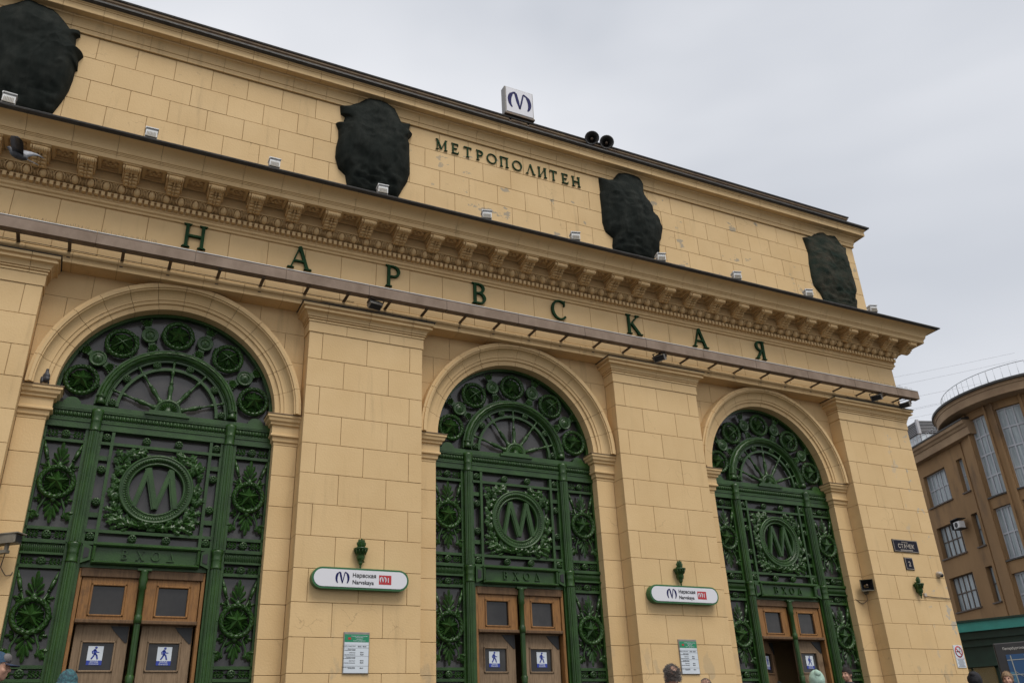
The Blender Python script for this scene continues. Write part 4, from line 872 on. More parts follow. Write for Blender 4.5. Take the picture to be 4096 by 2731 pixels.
def tflood(x, y, z, rx, rz, label):
    t = thing('floodlight', label, 'floodlight', (x, y, z), math.radians(rz), 'grey floodlights under the trough')
    t.rotation_euler = (math.radians(rx), 0, math.radians(rz))
    MB().loopsolid([[(-.24*q, yy, -.13*q), (.24*q, yy, -.13*q), (.24*q, yy, .13*q), (-.24*q, yy, .13*q)] for yy, q in ((-.16, 1.0), (.04, 1.0), (.14, .7))]).build('housing', M['steel'], t, (x, y, z))
    MB().box(-.21, .21, -.172, -.158, -.10, .10).build('lens', M['dglass'], t, (x, y, z))
    MB().box(-.29, -.26, -.03, .03, -.03, .24).box(.26, .29, -.03, .03, -.03, .24).box(-.29, .29, -.03, .03, .22, .25).build('yoke', M['greyd'], t, (x, y, z))
tflood(2.12, -.48, 1.22, 60, 10, 'grey floodlight tilted down above the pilaster between the two closed-door screens')
tflood(14.42, -.45, 1.20, 25, -62, 'grey floodlight hanging over the second station sign, turned sideways')
tflood(26.75, -.50, 1.20, 25, -62, 'grey floodlight over the street name plates, turned sideways')
tflood(28.62, -.50, 1.08, 20, -70, 'grey floodlight at the very end of the light trough')
def spikes(x0, x1, y, z, n, label):
    b = MB()
    for k in range(n):
        x = x0+(x1-x0)*k/(n-1)+random.uniform(-.015, .015); h = random.uniform(.16, .26)
        b.tube([(x, y, z), (x+random.uniform(-.03, .03), y-random.uniform(-.05, .05), z+h)], .0045, 3, caps=False)
    b.box(x0, x1, y-.02, y+.02, z-.01, z+.006)
    tag(b.build('bird_spike_strip', M['greyd'], None), label, 'bird spikes', 'bird spike strips on the trough')
spikes(-10.0, -5.2, YT+.2, 1.77, 110, 'thin wire bird spikes on the trough before the letter Н')
spikes(25.2, 29.2, YT+.2, 1.77, 90, 'thin wire bird spikes on the trough at its far end')
def cable(pts, r, label, m=None):
    P = [Vector(p) for p in pts]; out = []
    for i in range(len(P)-1):
        for q in range(6): out.append(P[i].lerp(P[i+1], q/6)+Vector((0, 0, -.012*math.sin(q/6*PI))))
    return tag(MB().tube(out+[P[-1]], r, 5).build('cable', m or M['black'], None), label, 'cable')
cable([(.3, -.37, 1.0), (1.6, -.39, .99), (2.6, -.39, 1.0), (4.5, -.37, .99)], .018, 'black cable lying along the pilaster capital under the first grey floodlight')
cable([(24.9, -.37, 1.0), (26.7, -.39, .99), (28.7, -.37, .99)], .018, 'black cable lying along the end pilaster capital')
cable([(-14, -.03, 1.41), (-8.5, -.03, 1.42), (-3, -.03, 1.40), (1.5, -.03, 1.41)], .010, 'thin dark cable running behind the trough brackets')
# ------------------------------------------------------------------ roof sign and horns
def logo(b, s, y0, y1, cx=0, cz=0):
    def rb(pts, ws):
        P = [Vector(p) for p in pts]; Lf, Rt = [], []
        for i, p in enumerate(P):
            d = (P[min(i+1, len(P)-1)]-P[max(i-1, 0)]).normalized(); n = Vector((d.y, -d.x)); Lf.append(p-n*ws[i]/2); Rt.append(p+n*ws[i]/2)
        for i in range(len(P)-1): b.prism([(cx+q.x*s, cz+q.y*s) for q in (Lf[i], Lf[i+1], Rt[i+1], Rt[i])], y0, y1)
    for g_ in (-1, 1):
        arc_ = [(g_*(.26+.30*math.cos(math.radians(a))*1.0) if False else g_*(.20+.32*math.cos(math.radians(a))), -.02+.50*math.sin(math.radians(a))) for a in range(-52, 97, 12)]
        rb(arc_, [.06+.13*math.sin(PI*i/(len(arc_)-1)) if i < 9 else .10 for i in range(len(arc_))])
        rb([(g_*.20, .46), (g_*.10, .0), (0, -.42)], [.14, .15, .07] if g_ < 0 else [.075, .08, .06])
t = thing('roof_sign', 'square white lightbox with curved blue letter M standing on the station roof', 'sign', (8.75, .25, 12.25))
MB().box(-.72, .72, -.16, .20, .22, 1.72, .03).build('cabinet', M['steel'], t, (8.75, .25, 12.25))
MB().box(-.66, .66, -.175, -.16, .28, 1.66).build('face', M['signw'], t, (8.75, .25, 12.25))
b = MB(); logo(b, .98, -.185, -.174, 0, .97); b.build('logo', M['navy'], t, (8.75, .25, 12.25))
MB().box(-.74, .74, -.18, .22, .14, .22).box(-.5, -.4, -.05, .05, -.15, .14).box(.4, .5, -.05, .05, -.15, .14).build('stand', M['greyd'], t, (8.75, .25, 12.25))
for k, (x, rz, lb_) in enumerate(((12.55, -32, 'rooftop horn loudspeaker half hidden by the one beside it, nearer the roof sign'), (13.30, -26, 'rooftop horn loudspeaker with its full bell showing, farther from the roof sign'))):
    t = thing('horn_loudspeaker', lb_, 'loudspeaker', (x, .20, 11.88), math.radians(rz), 'horn loudspeakers on the roof')
    t.rotation_euler[0] = math.radians(20)
    MB().lathe([(.33, -.30), (.34, -.31), (.28, -.28), (.19, -.12), (.11, .05), (.07, .20), (.10, .25), (.10, .45), (0, .47)], (0, 0, .42), 'y', 20, caps=False).build('bell', M['horn'], t, (x, .20, 11.88))
    MB().lathe([(0, -.24), (.06, -.22), (.075, -.12), (.05, .1)], (0, 0, .42), 'y', 12).build('driver', M['greyd'], t, (x, .20, 11.88))
    MB().box(-.03, .03, .1, .16, -.1, .40).build('post', M['greyd'], t, (x, .20, 11.88))
# ------------------------------------------------------------------ torches, signs, posters, plates
tc_ = MB().lathe([(0, -.46), (.02, -.44), (.035, -.40), (.02, -.37), (.05, -.34), (.075, -.28), (.06, -.25), (.11, -.20), (.135, -.12), (.125, -.04), (.15, -.02), (.19, .10), (.225, .12), (.235, .16), (.21, .165), (.17, .10), (0, .08)], (0, -.14, 0), 'z', 14)
for k in range(12): tc_.tube([(.14*math.cos(k*PI/6), -.14+.14*math.sin(k*PI/6), -.03), (.205*math.cos(k*PI/6), -.14+.205*math.sin(k*PI/6), .11)], .018, 4)
for k in range(8): petal(tc_, (.08*math.cos(k*PI/4), -.24), k*.2, 0, .1, .03, -.14-.1*math.sin(k*PI/4), .03)
tcm = tc_.mesh('cup', IR)
fm = MB()
for k in range(-3, 4): petal(fm, (0, .10), k*.24, .0, .38-.022*k*k, .055, -.16-.01*(3-abs(k)), .05)
fm.box(-.05, .05, -.15, 0, .1, .25); fmm = fm.mesh('flame_leaf', IR)
for x, lb_ in ((2.05, 'green iron torch ornament above the sign between the two closed-door screens'), (14.29, 'green iron torch ornament above the sign beside the screen with the open door'), (26.95, 'green iron torch ornament below the house number plate')):
    t = thing('wall_torch', lb_, 'wall ornament', (x, 0, -7.96), 0, 'iron torch ornaments on the pilasters')
    place(tcm, 'cup', t, (x, 0, -7.50)); place(fmm, 'flame_leaf', t, (x, 0, -7.50))
    MB().lathe([(.09, -.02), (.09, 0)], (0, 0, -.12), 'y', 10).build('back_plate', IR, t, (x, 0, -7.50))
def pill(w, h, n=12):
    r = h/2; return [(-w/2+r+r*math.cos(PI/2+PI*k/n), r*math.sin(PI/2+PI*k/n)) for k in range(n+1)]+[(w/2-r+r*math.cos(-PI/2+PI*k/n), r*math.sin(-PI/2+PI*k/n)) for k in range(n+1)]
for x, lb_ in ((2.06, 'white green-rimmed station name sign on the pilaster between the two closed-door screens'), (14.30, 'white green-rimmed station name sign on the pilaster beside the screen with the open door')):
    at = (x, 0, -8.30); t = thing('station_sign', lb_, 'sign', (x, 0, -8.62), 0, 'white station name signs')
    MB().prism(pill(3.08, .64), -.27, -.02).build('rim', M['green'], t, at)
    MB().prism(pill(2.96, .52), -.285, -.26).build('face', M['signw'], t, at)
    b = MB(); logo(b, .36, -.292, -.284, -.60, .0); b.build('logo', M['navy'], t, at)
    text('Нарвская', .084, M['ink'], t, (x-.29, -.292, -8.30+.045), align='LEFT', bold=.0012, name='station_name').scale=(.97,1,1); text('Narvskaya', .084, M['ink'], t, (x-.29, -.292, -8.30-.16), align='LEFT', bold=.0012, name='station_name').scale=(.97,1,1)
    MB().box(.56, .96, -.290, -.284, -.14, .14).build('line_badge', M['red'], t, at)
    b = MB(); logo(b, .18, -.297, -.289, .69, .0); b.build('badge_logo', M['paper'], t, at); text('1', .105, M['paper'], t, (x+.86, -.294, -8.30-.075), name='line_number', bold=.001)
for x, lb_ in ((2.05, 'green-headed opening hours notice on the pilaster between the two closed-door screens'), (14.32, 'grey framed opening hours notice with green header, above the grey-haired man')):
    at = (x, 0, -10.42); t = thing('notice', lb_, 'notice', (x, 0, -11.01), 0, 'opening hours notices')
    MB().box(-.40, .40, -.05, 0, -.59, .59, .01).build('frame', M['steel'], t, at)
    MB().box(-.375, .375, -.056, -.045, -.57, .52).build('sheet', M['paper'], t, at)
    MB().box(-.375, .375, -.060, -.055, .30, .52).build('header', M['green2'], t, at)
    MB().box(-.27, -.18, -.064, -.059, .37, .43).build('line_badge', M['red'], t, at)
    for s_, zz in (('Режим работы станции', .455), ('«Нарвская»', .415), ('Narvskaya', .365), ('station opening hours', .325)): text(s_, .022, M['paper'], t, (x+.08, -.0625, -10.42+zz), name='header_text')
    MB().box(-.375, .375, -.0585, -.0555, .215, .222).box(-.375, .375, -.0585, -.0555, -.10, -.093).box(-.375, .375, -.0585, -.0555, -.38, -.373).box(-.375, .375, -.0585, -.0555, .13, .137).build('rules', M['inkg'], t, at)
    for s_, zz in (('05:36 – 00:36', .16), ('05:41', -.01), ('05:59', -.07), ('00:18', -.24), ('00:40', -.30), ('00:15', -.45)): text(s_, .024, M['ink'], t, (x+.17, -.0585, -10.42+zz), name='time_text', bold=.0004)
    for s_, zz in (('Вестибюль станции открыт', .175), ('Первые поезда', .09), ('в направлении станции', .06), ('«Девяткино»', -.01), ('«Проспект Ветеранов»', -.07), ('Последние поезда', -.14), ('в направлении станции', -.17), ('«Девяткино»', -.24), ('«Проспект Ветеранов»', -.30), ('Переход с линии на линию', -.42), ('прекращается', -.45)): text(s_, .0155, M['ink'], t, (x-.03, -.0585, -10.42+zz), align='RIGHT', name='notice_text')
t = thing('street_plate', 'dark street name plate reading СТАЧЕК on the end pilaster', 'sign', (26.86, 0, -5.95))
MB().box(-.78, .78, -.05, -.01, -.27, .27, .02).build('plate', M['plate'], t, (26.86, 0, -5.69)); bb = MB()
for q in ((-.75, .75, .235, .25), (-.75, .75, -.25, -.235), (-.75, -.735, -.235, .235), (.735, .75, -.235, .235)): bb.box(q[0], q[1], -.055, -.045, q[2], q[3])
bb.build('border', M['cream'], t, (26.86, 0, -5.69)); text('ПЛОЩАДЬ', .036, M['cream'], t, (26.82, -.054, -5.56), name='small_lettering'); text('СТАЧЕК', .125, M['cream'], t, (26.86, -.054, -5.79), name='street_name', bold=.001)
bb = MB()
for q in range(14): bb.box(-.38+q*.055, -.345+q*.055, -.054, -.049, -.21, -.165)
bb.build('worn_lettering', M['cream'], t, (26.86, 0, -5.69))
t = thing('house_number_plate', 'small dark plate with the number 2 below the street name plate', 'sign', (26.83, 0, -6.72))
MB().box(-.26, .26, -.05, -.01, -.27, .27, .02).build('plate', M['plate'], t, (26.83, 0, -6.46)); bb = MB()
for q in ((-.235, .235, .225, .24), (-.235, .235, -.24, -.225), (-.235, -.22, -.225, .225), (.22, .235, -.225, .225)): bb.box(q[0], q[1], -.055, -.045, q[2], q[3])
bb.build('border', M['cream'], t, (26.83, 0, -6.46)); text('2', .15, M['cream'], t, (26.83, -.054, -6.57), name='number', bold=.001)
t = thing('no_smoking_sign', 'white no smoking sign with red ring near the corner of the end pilaster', 'sign', (28.58, 0, -10.72)); at = (28.58, 0, -10.27)
MB().box(-.265, .265, -.03, 0, -.45, .45).build('plate', M['paper'], t, at)
MB().lathe([(.185, -.042), (.23, -.042), (.23, -.03), (.185, -.03)], (0, 0, .19), 'y', 28, caps=False).build('red_ring', M['red'], t, at)
bb = MB(); bar(bb, (-.14, .33), (.14, .05), .04, -.040, -.03); bb.build('slash', M['red'], t, at)
MB().box(-.14, .10, -.036, -.029, .17, .215).build('cigarette', M['ink'], t, at)
MB().tube([(.10, -.034, .24), (.06, -.034, .28), (.10, -.034, .31), (.07, -.034, .35)], .008, 4).build('smoke_wisp', M['inkg'], t, at)
MB().box(-.265, .265, -.034, -.029, -.075, -.065).build('rule', M['red'], t, at)
bb = MB()
for q in range(7): bb.box(-.20+.02*(q % 3), .20-.025*((q*2) % 3), -.034, -.029, -.14-q*.045, -.118-q*.045)
bb.build('small_print', M['inkg'], t, at)
# ------------------------------------------------------------------ horn, cameras, wall cables
t = thing('wall_loudspeaker', 'square-mouthed olive horn loudspeaker on a jamb with drooping cable', 'loudspeaker', (24.42, .45, -7.45), math.radians(-38)); at = (24.42, .45, -7.45)
ol = mat('olive_horn', (.15, .13, .075), .6, var=(.10, .085, .05), vscale=12)
MB().loopsolid([[(-a, y, -a*.9), (a, y, -a*.9), (a, y, a*.9), (-a, y, a*.9)] for y, a in ((-.36, .24), (-.37, .26), (-.33, .27), (-.20, .20), (0, .13), (.16, .09))], caps=False).build('horn', ol, t, at)
MB().loopsolid([[(-a, y, -a*.9), (a, y, -a*.9), (a, y, a*.9), (-a, y, a*.9)] for y, a in ((-.35, .24), (-.10, .08))], caps=False).build('throat', M['black'], t, at)
MB().ell((0, -.28, 0), (.06, .05, .06), 8, 6).build('driver', M['greyd'], t, at)
MB().box(-.10, .10, .08, .30, -.30, -.18).box(-.05, .05, -.02, .12, -.24, -.10).build('bracket', ol, t, at)
cable([(24.42, .5, -7.75), (24.40, .48, -8.0), (24.20, .60, -8.15), (24.0, .62, -8.05), (23.78, .66, -7.88)], .014, 'brown cable drooping from the square-mouthed wall loudspeaker', M['greyd'])
t = thing('security_camera', 'beige box security camera on the jamb by the first entrance screen', 'camera', (-7.62, .1, -8.0), math.radians(52)); at = (-7.62, .1, -7.64)
bg_ = mat('camera_beige', (.22, .195, .15), .5, var=(.15, .13, .10), vscale=8)
MB().box(-.15, .15, -.30, .42, -.12, .12, .03).box(-.175, .175, -.38, .42, .12, .15).build('housing', bg_, t, at); MB().box(-.11, .11, -.31, -.295, -.085, .085).build('lens_window', M['black'], t, at)
MB().box(-.04, .04, -.02, .06, -.30, -.12).box(-.07, .07, -.04, .40, -.36, -.28).build('bracket', bg_, t, at)
cable([(-7.66, .35, -7.95), (-7.70, .45, -8.3), (-7.55, .55, -8.5), (-7.42, .62, -8.45), (-7.38, .7, -8.2)], .014, 'dark cable looping down below the beige security camera', M['greyd'])
t = thing('dome_camera', 'small white dome camera near the corner of the end pilaster', 'camera', (28.52, 0, -6.95)); at = (28.52, 0, -6.85)
MB().lathe([(.13, 0), (.14, -.04), (.12, -.12), (.10, -.16), (0, -.18)], (0, 0, 0), 'y', 14).build('base', M['cream'], t, at); MB().ell((.03, -.15, -.05), (.09, .10, .09), 12, 8).build('dome', M['black'], t, at); MB().ell((-.03, -.13, .02), (.13, .11, .10), 12, 8).build('hood', M['cream'], t, at)
cable([(27.35, -.03, -7.78), (27.6, -.03, -7.83), (28.4, -.03, -7.85), (28.93, -.03, -7.87)], .016, 'black cable along a joint beside the torch on the end pilaster')
MB().box(27.27, 27.42, -.08, 0, -7.84, -7.70, .01).build('junction_box', M['cream'], None); tag(bpy.data.objects['junction_box'], 'small cream junction box where the black joint cable starts', 'junction box')
# ------------------------------------------------------------------ brown apartment-style block with a round corner, across the street
bp = mat('brown_render', (.31, .185, .085), .9, var=(.225, .132, .060), vscale=.35, stretch=(1, 1, .45), bump=.5, bscale=14, extra=lambda t, o, g: mixin(t, o, mth(t, 'MULTIPLY', rampf(t, nz_(t, g, .8, 8, (1.2, 1.2, .35)), .50, .72), .6), (.085, .055, .035)))
bc = mat('brown_cornice', (.36, .245, .145), .85, var=(.24, .155, .09), vscale=.6, bump=.3, bscale=12)
wg = mat('curtained_glass', (.20, .235, .25), .25, var=(.42, .465, .48), vscale=2.2, stretch=(4, 4, .3))
wf = mat('grey_window_frame', (.42, .43, .46), .6)
wf2 = mat('brown_window_frame', (.10, .075, .06), .7)
BB = thing('brown_building', 'brown rendered block with a round glazed corner and overhanging cornice, across the street', 'building', metric=(45.86, 23.94, 0), rz=math.radians(-108)); WH[BB.name] = (0, 0, 0)
def bb(mb, name, m, par=None):
    o = mb.build(name, m, par or BB, (0, 0, 0), 1); return o
UC, VC, RD, RC = 6.3, -4.4, 4.6, 5.45            # drum centre and radii (u along the front, v outwards; local y = -v)
UL = -14
# wing wall with real window openings
def wall_grid(us, zs, holes, y0, y1):
    b = MB(); 
    for i in range(len(us)-1):
        for j in range(len(zs)-1):
            if any(h[0] < (us[i]+us[i+1])/2 < h[1] and h[2] < (zs[j]+zs[j+1])/2 < h[3] for h in holes): continue
            b.box(us[i], us[i+1], y0, y1, zs[j], zs[j+1])
    return b
rowz = [(8.56, 10.57), (11.75, 13.68), (15.0, 17.05)]
cols = [(-9.2, -6.9), (-4.9, -2.6), (.40, 2.74), (3.95, 4.55)]
holes = [(a, b, c, d) for a, b in cols for c, d in rowz]
us = sorted({UL, 4.75}|{q for h in cols for q in h}); zs = sorted({0, 17.95}|{q for h in rowz for q in h})
bb(wall_grid(us, zs, holes, 0, .5), 'wall', bp)
bb(MB().box(UL, 4.7, .5, 14, 0, 18.2).box(4.7, 10.2, 5.2, 14, 0, 18.2), 'core', bp)
def window(par, u0, u1, z0, z1, nx, zbars, fr_m, name='window', y=.30):
    f = MB(); t = .045
    f.box(u0, u0+t, y-.05, y+.05, z0, z1); f.box(u1-t, u1, y-.05, y+.05, z0, z1); f.box(u0+t, u1-t, y-.05, y+.05, z0, z0+t); f.box(u0+t, u1-t, y-.05, y+.05, z1-t, z1)
    for k in range(1, nx): x = u0+(u1-u0)*k/nx; f.box(x-t*.7, x+t*.7, y-.045, y+.05, z0+t, z1-t)
    for z in zbars: f.box(u0+t, u1-t, y-.047, y+.05, z-t*.7, z+t*.7)
    w = f.build(name, fr_m, par, (0, 0, 0), 1)
    for k in range(nx):
        a, b = u0+(u1-u0)*k/nx, u0+(u1-u0)*(k+1)/nx; zz = [z0]+list(zbars)+[z1]
        for p, q in zip(zz, zz[1:]): MB().box(a+.02, b-.02, y+.0, y+.012, p+.02, q-.02).build('pane', wg, w, (0, 0, 0), 1)
    MB().box(u0-.08, u1+.08, -.10, y-.05, z0-.07, z0+.004).build('sill', wf2, w, (0, 0, 0), 1)
    return w
for (a, b) in cols:
    for (c, d) in rowz:
        n = 5 if b-a > 1 else 2
        window(BB, a, b, c, d, n, [c+(d-c)*.52], wf if c > 14 else wf2)
# wing cornice
bb(MB().mould([(UL, 0), (6.4, 0)], [(-.1, 17.95), (.42, 17.95), (.45, 18.38), (.52, 18.42), (.58, 18.55), (.68, 18.62), (.70, 18.80), (-.1, 18.95)]), 'wing_cornice', bc)
bb(MB().mould([(UL, 0), (6.4, 0)], [(-.1, 18.81), (.74, 18.81), (.74, 18.90), (-.1, 19.1)]), 'roof_edge', M['tin'])
def polar(ph, r): return (UC+r*math.sin(math.radians(ph)), -(VC+r*math.cos(math.radians(ph))))
def arcwall(b, p0, p1, z0, z1, r=RD, th=.4):
    n = max(2, int((p1-p0)/4)); ring = [polar(p0+(p1-p0)*k/n, r) for k in range(n+1)]+[polar(p1-(p1-p0)*k/n, r-th) for k in range(n+1)]
    b.prismz(ring, z0, z1)
dw = [(-1.6+25.6*k, 15.5+25.6*k) for k in range(5)]
dz = [(7.5, 9.75), (10.5, 13.4), (14.07, 18.75)]
b = MB(); edges = [-24]+[q for w_ in dw for q in w_]+[140]
for k in range(0, len(edges)-1, 2): arcwall(b, edges[k], edges[k+1], 0, 19.3)
for (p0, p1) in dw:
    zz = 0
    for (z0, z1) in dz: arcwall(b, p0, p1, zz, z0, RD-.02); zz = z1
    arcwall(b, p0, p1, zz, 19.3, RD-.02)
bb(b, 'drum_wall', bp)
for (p0, p1) in dw:
    pil = MB(); arcwall(pil, p1+.6, p1+2.2, 6.6, 19.2, RD+.10, .2); arcwall(pil, p0-2.2, p0-.6, 6.6, 19.2, RD+.10, .2); bb(pil, 'drum_pilasters', bp)
for (p0, p1) in dw[:3]:
    for (z0, z1) in dz:
        f = MB(); n = 3; bars = [z0+(z1-z0)*q for q in ((.25, .52, .755) if z1-z0 > 4 else ((.5,) if z1-z0 < 3 else (.36, .7)))]
        for k in range(n+1): arcwall(f, p0+(p1-p0)*k/n-.5, p0+(p1-p0)*k/n+.5, z0, z1, RD-.20, .1)
        for z in [z0+.05]+bars+[z1-.05]: arcwall(f, p0, p1, z-.045, z+.045, RD-.203, .1)
        w = f.build('drum_window', wf, BB, (0, 0, 0), 1); zz = [z0]+bars+[z1]
        for k in range(n):
            for p, q in zip(zz, zz[1:]):
                g_ = MB(); arcwall(g_, p0+(p1-p0)*k/n+.4, p0+(p1-p0)*(k+1)/n-.4, p+.03, q-.03, RD-.25, .02); g_.build('pane', wg, w, (0, 0, 0), 1)
        s_ = MB(); arcwall(s_, p0-.8, p1+.8, z0-.08, z0, RD+.08, .3); s_.build('sill', M['tin'], w, (0, 0, 0), 1)
disc = lambda r: [polar(k*5-115, r) for k in range(53)]
bb(MB().loopsolid([[(x, y, z) for x, y in disc(r)] for r, z in ((RC-.05, 19.2), (RC, 19.22), (RC, 19.66), (RC+.05, 19.70), (RC+.05, 19.80), (RC+.12, 19.86))]), 'drum_cornice', bc)
bb(MB().loopsolid([[(x, y, z) for x, y in disc(r)] for r, z in ((RC+.12, 19.865), (RC+.20, 19.90), (RC+.20, 20.02), (RC-.6, 20.12))]), 'drum_roof_edge', M['tin'])
rl = MB(); rp = mat('galvanised_rail', (.45, .47, .50), .5, .3)
for k in range(27):
    x, y = polar(-48+k*5, RC-.6); h = 1.0
    rl.tube([(x, y, 20.05), (x, y, 20.05+h)], .035 if k % 5 == 0 else .014, 4)
rl.tube([(*polar(-48+k*5, RC-.6), 21.05) for k in range(27)], .022, 4); rl.tube([(*polar(-48+k*5, RC-.6), 20.3) for k in range(27)], .016, 4)
bb(rl, 'drum_railing', rp)
rl = MB()
for k in range(24):
    x = -5+k*.42; rl.tube([(x, .3, 18.95), (x, .3, 19.75)], .03 if k % 6 == 0 else .013, 4)
rl.tube([(-5, .3, 19.75), (4.8, .3, 19.75)], .02, 4); bb(rl, 'wing_railing', rp)
# glass lantern on the roof
tg_ = mat('lantern_glass', (.42, .48, .53), .25, var=(.55, .61, .66), vscale=1.2)
t = MB(); lx, ly, lw = -7.3, 6.5, 2.9
t.box(lx-lw/2, lx+lw/2, ly-lw/2, ly+lw/2, 18.6, 22.45); bb(t, 'lantern', tg_)
fr2 = MB()
for k in range(7):
    x = lx-lw/2+lw*k/6; fr2.box(x-.03, x+.03, ly-lw/2-.03, ly-lw/2, 18.6, 22.45); y = ly-lw/2+lw*k/6; fr2.box(lx-lw/2-.03, lx-lw/2, y-.03, y+.03, 18.6, 22.45); fr2.box(lx+lw/2, lx+lw/2+.03, y-.03, y+.03, 18.6, 22.45)
bb(fr2, 'lantern_bars', wf)
lv = MB(); lv.box(lx-lw/2-.06, lx+lw/2+.06, ly-lw/2-.06, ly+lw/2+.06, 22.45, 23.45); bb(lv, 'louvre', M['black'])
lf = MB()
for sx_ in (-1, 1):
    for sy_ in (-1, 1): lf.box(lx+sx_*(lw/2+.08)-.1, lx+sx_*(lw/2+.08)+.1, ly+sy_*(lw/2+.08)-.1, ly+sy_*(lw/2+.08)+.1, 22.4, 23.5)
for k in range(8): lf.box(lx-lw/2-.075, lx+lw/2+.075, ly-lw/2-.075, ly+lw/2+.075, 22.55+k*.12, 22.58+k*.12)
bb(lf, 'louvre_frame', wf)
bb(MB().loopsolid([[(lx-a, ly-a, z), (lx+a, ly-a, z), (lx+a, ly+a, z), (lx-a, ly+a, z)] for a, z in ((1.55, 23.15), (1.55, 23.158), (.1, 23.75))]), 'lantern_roof', rp)
# air conditioner
ac = thing('air_conditioner', 'white air conditioner box in a dark frame beside the brown building window', 'air conditioner', metric=(0, 0, 0), rz=math.radians(-108)); WH[ac.name] = (0, 0, 0); ac.scale = (.65, .65, .65)
dvec = Vector((math.cos(math.radians(-108)), math.sin(math.radians(-108)), 0)); ac.location = Vector((45.86, 23.94, 13.0))+dvec*3.35+Vector((dvec.y, -dvec.x, 0))*.45
MB().box(-.42, .42, -.35, .25, 0, .62, .04).build('case', M['white'], ac, (0, 0, 0), 1); MB().lathe([(.22, -.37), (.24, -.36), (.24, -.34)], (0, 0, .31), 'y', 16).build('fan_grille', M['black'], ac, (0, 0, 0), 1)
MB().box(-.55, .55, -.5, .4, .80, .86).box(-.55, -.5, -.5, .4, -.05, .8).box(-.5, .5, -.4, .4, -.08, -.03).build('frame', M['black'], ac, (0, 0, 0), 1)
# ------------------------------------------------------------------ green pavilion beyond the corner
KB = thing('green_pavilion', 'dark green pavilion with a teal fascia and lit windows between slim columns', 'pavilion', metric=(24.95, 7.9, 1.15), rz=math.radians(-59)); WH[KB.name] = (0, 0, 0)
teal = mat('teal_fascia', (.035, .245, .215), .4, var=(.028, .20, .175), vscale=3); dg = mat('pavilion_green', (.008, .034, .022), .5, var=(.005, .022, .014), vscale=4)
def kb(m_, n_, mt): return m_.build(n_, mt, KB, (0, 0, 0), 1)
kb(MB().box(-6, 16, 0, 6, 3.745, 4.02).box(-6, 16, .02, 6, 4.02, 4.06), 'fascia', teal); kb(MB().box(-6, 16, -.04, 6.0, 4.06, 4.12), 'roof_edge', dg)
kb(MB().box(-6, 16, .12, 6, 3.50, 3.745), 'cornice_step', dg); kb(MB().box(-6, 16, .22, 6, 3.27, 3.50), 'cornice_step', dg); kb(MB().box(-6, 16, .32, .6, 2.72, 3.27), 'lintel', dg); kb(MB().box(-6, 16, .24, .6, 2.62, 2.72), 'lintel_moulding', dg)
for k in range(15): kb(MB().lathe([(.12, 0), (.10, .2), (.085, 2.5), (.11, 2.62)], (-5+k*1.45, .5, 0), 'z', 12), 'column', dg)
kb(MB().box(-6, 16, 5.5, 5.7, 0, 3.3), 'back_wall', mat('pavilion_wall', (.45, .36, .18), .8)); kb(MB().box(-6, 16, .6, 5.5, 2.9, 3.0), 'ceiling', mat('pavilion_ceiling', (.5, .45, .35), .8))
for q in range(8):
    kb(MB().box(-5+q*2.6, -3.6+q*2.6, 2.5, 2.65, 2.80, 2.88), 'lit_lamp', (lambda m: m)(bpy.data.materials.get('tube_lamp') or mat('tube_lamp', (.9, .8, .5), .5)))
tl_ = bpy.data.materials['tube_lamp'].node_tree.nodes['Principled BSDF']; tl_.inputs['Emission Color'].default_value = (1, .82, .45, 1); tl_.inputs['Emission Strength'].default_value = 4
kb(MB().box(-6, 16, 3.8, 3.9, .9, 1.05).box(-6, 16, 3.8, 3.9, 1.7, 1.78), 'shelf', dg)
for k in range(15): kb(MB().box(-5.1+k*1.45+.72, -5.03+k*1.45+.72, .52, .58, 0, 2.62), 'glazing_bar', dg)
for k in range(14): kb(MB().box(-4.9+k*1.45, -3.66+k*1.45, .55, .556, .1, 2.6), 'pane', M['pane_clear'] if 'pane_clear' in M else M.setdefault('pane_clear', (lambda m: (m.node_tree.nodes['Principled BSDF'].inputs['Transmission Weight'].__setattr__('default_value', .95), m)[1])(mat('clear_pane', (.9, .92, .9), .02))))
# ------------------------------------------------------------------ map stand
MS = thing('map_stand', 'tall black city map stand with white header lettering and blue map', 'map stand', metric=(15.55, .05, 1.15), rz=math.radians(-52)); WH[MS.name] = (0, 0, 0)
bk_ = mat('black_panel', (.018, .017, .018), .45, var=(.028, .026, .026), vscale=5)
def ms(m_, n_, mt): return m_.build(n_, mt, MS, (0, 0, 0), 1)
ms(MB().box(0, 1.6, 0, .16, 0, 2.27, .02), 'panel', bk_)
def mapx(t, out, geo):
    a = mth(t, 'LESS_THAN', nz_(t, geo, 2.1, 2), .43); return mixin(t, out, a, (.05, .17, .26))
ms(MB().box(.19, 1.45, -.012, .002, .2, 2.02), 'map_sheet', mat('map_blue', (.012, .065, .17), .3, extra=mapx))
rd = MB(); random.seed(5)
for k in range(5): rd.box(.19, 1.45, -.018, -.011, 1.90-k*.30, 1.915-k*.30)
for k in range(5): bar(rd, (.35+k*.24, .22), (.25+k*.25+random.uniform(-.1, .1), 2.0), .018, -.0195-.0005*k, -.011)
for k in range(7): bar(rd, (.2+random.random()*.4, .4+random.random()*1.3), (1.0+random.random()*.4, .4+random.random()*1.3), .008, -.021-.0004*k, -.011)
ms(rd, 'map_streets', mat('map_lines', (.36, .36, .31), .5))
o = text('Петербургская', .072, mat('white_letter', (.62, .60, .56), .5), MS, (0, 0, 0)); o.location = (.28, -.004, 2.12); o.data.transform(Matrix.Scale(.85, 4, (1, 0, 0))); o.location.x = .385
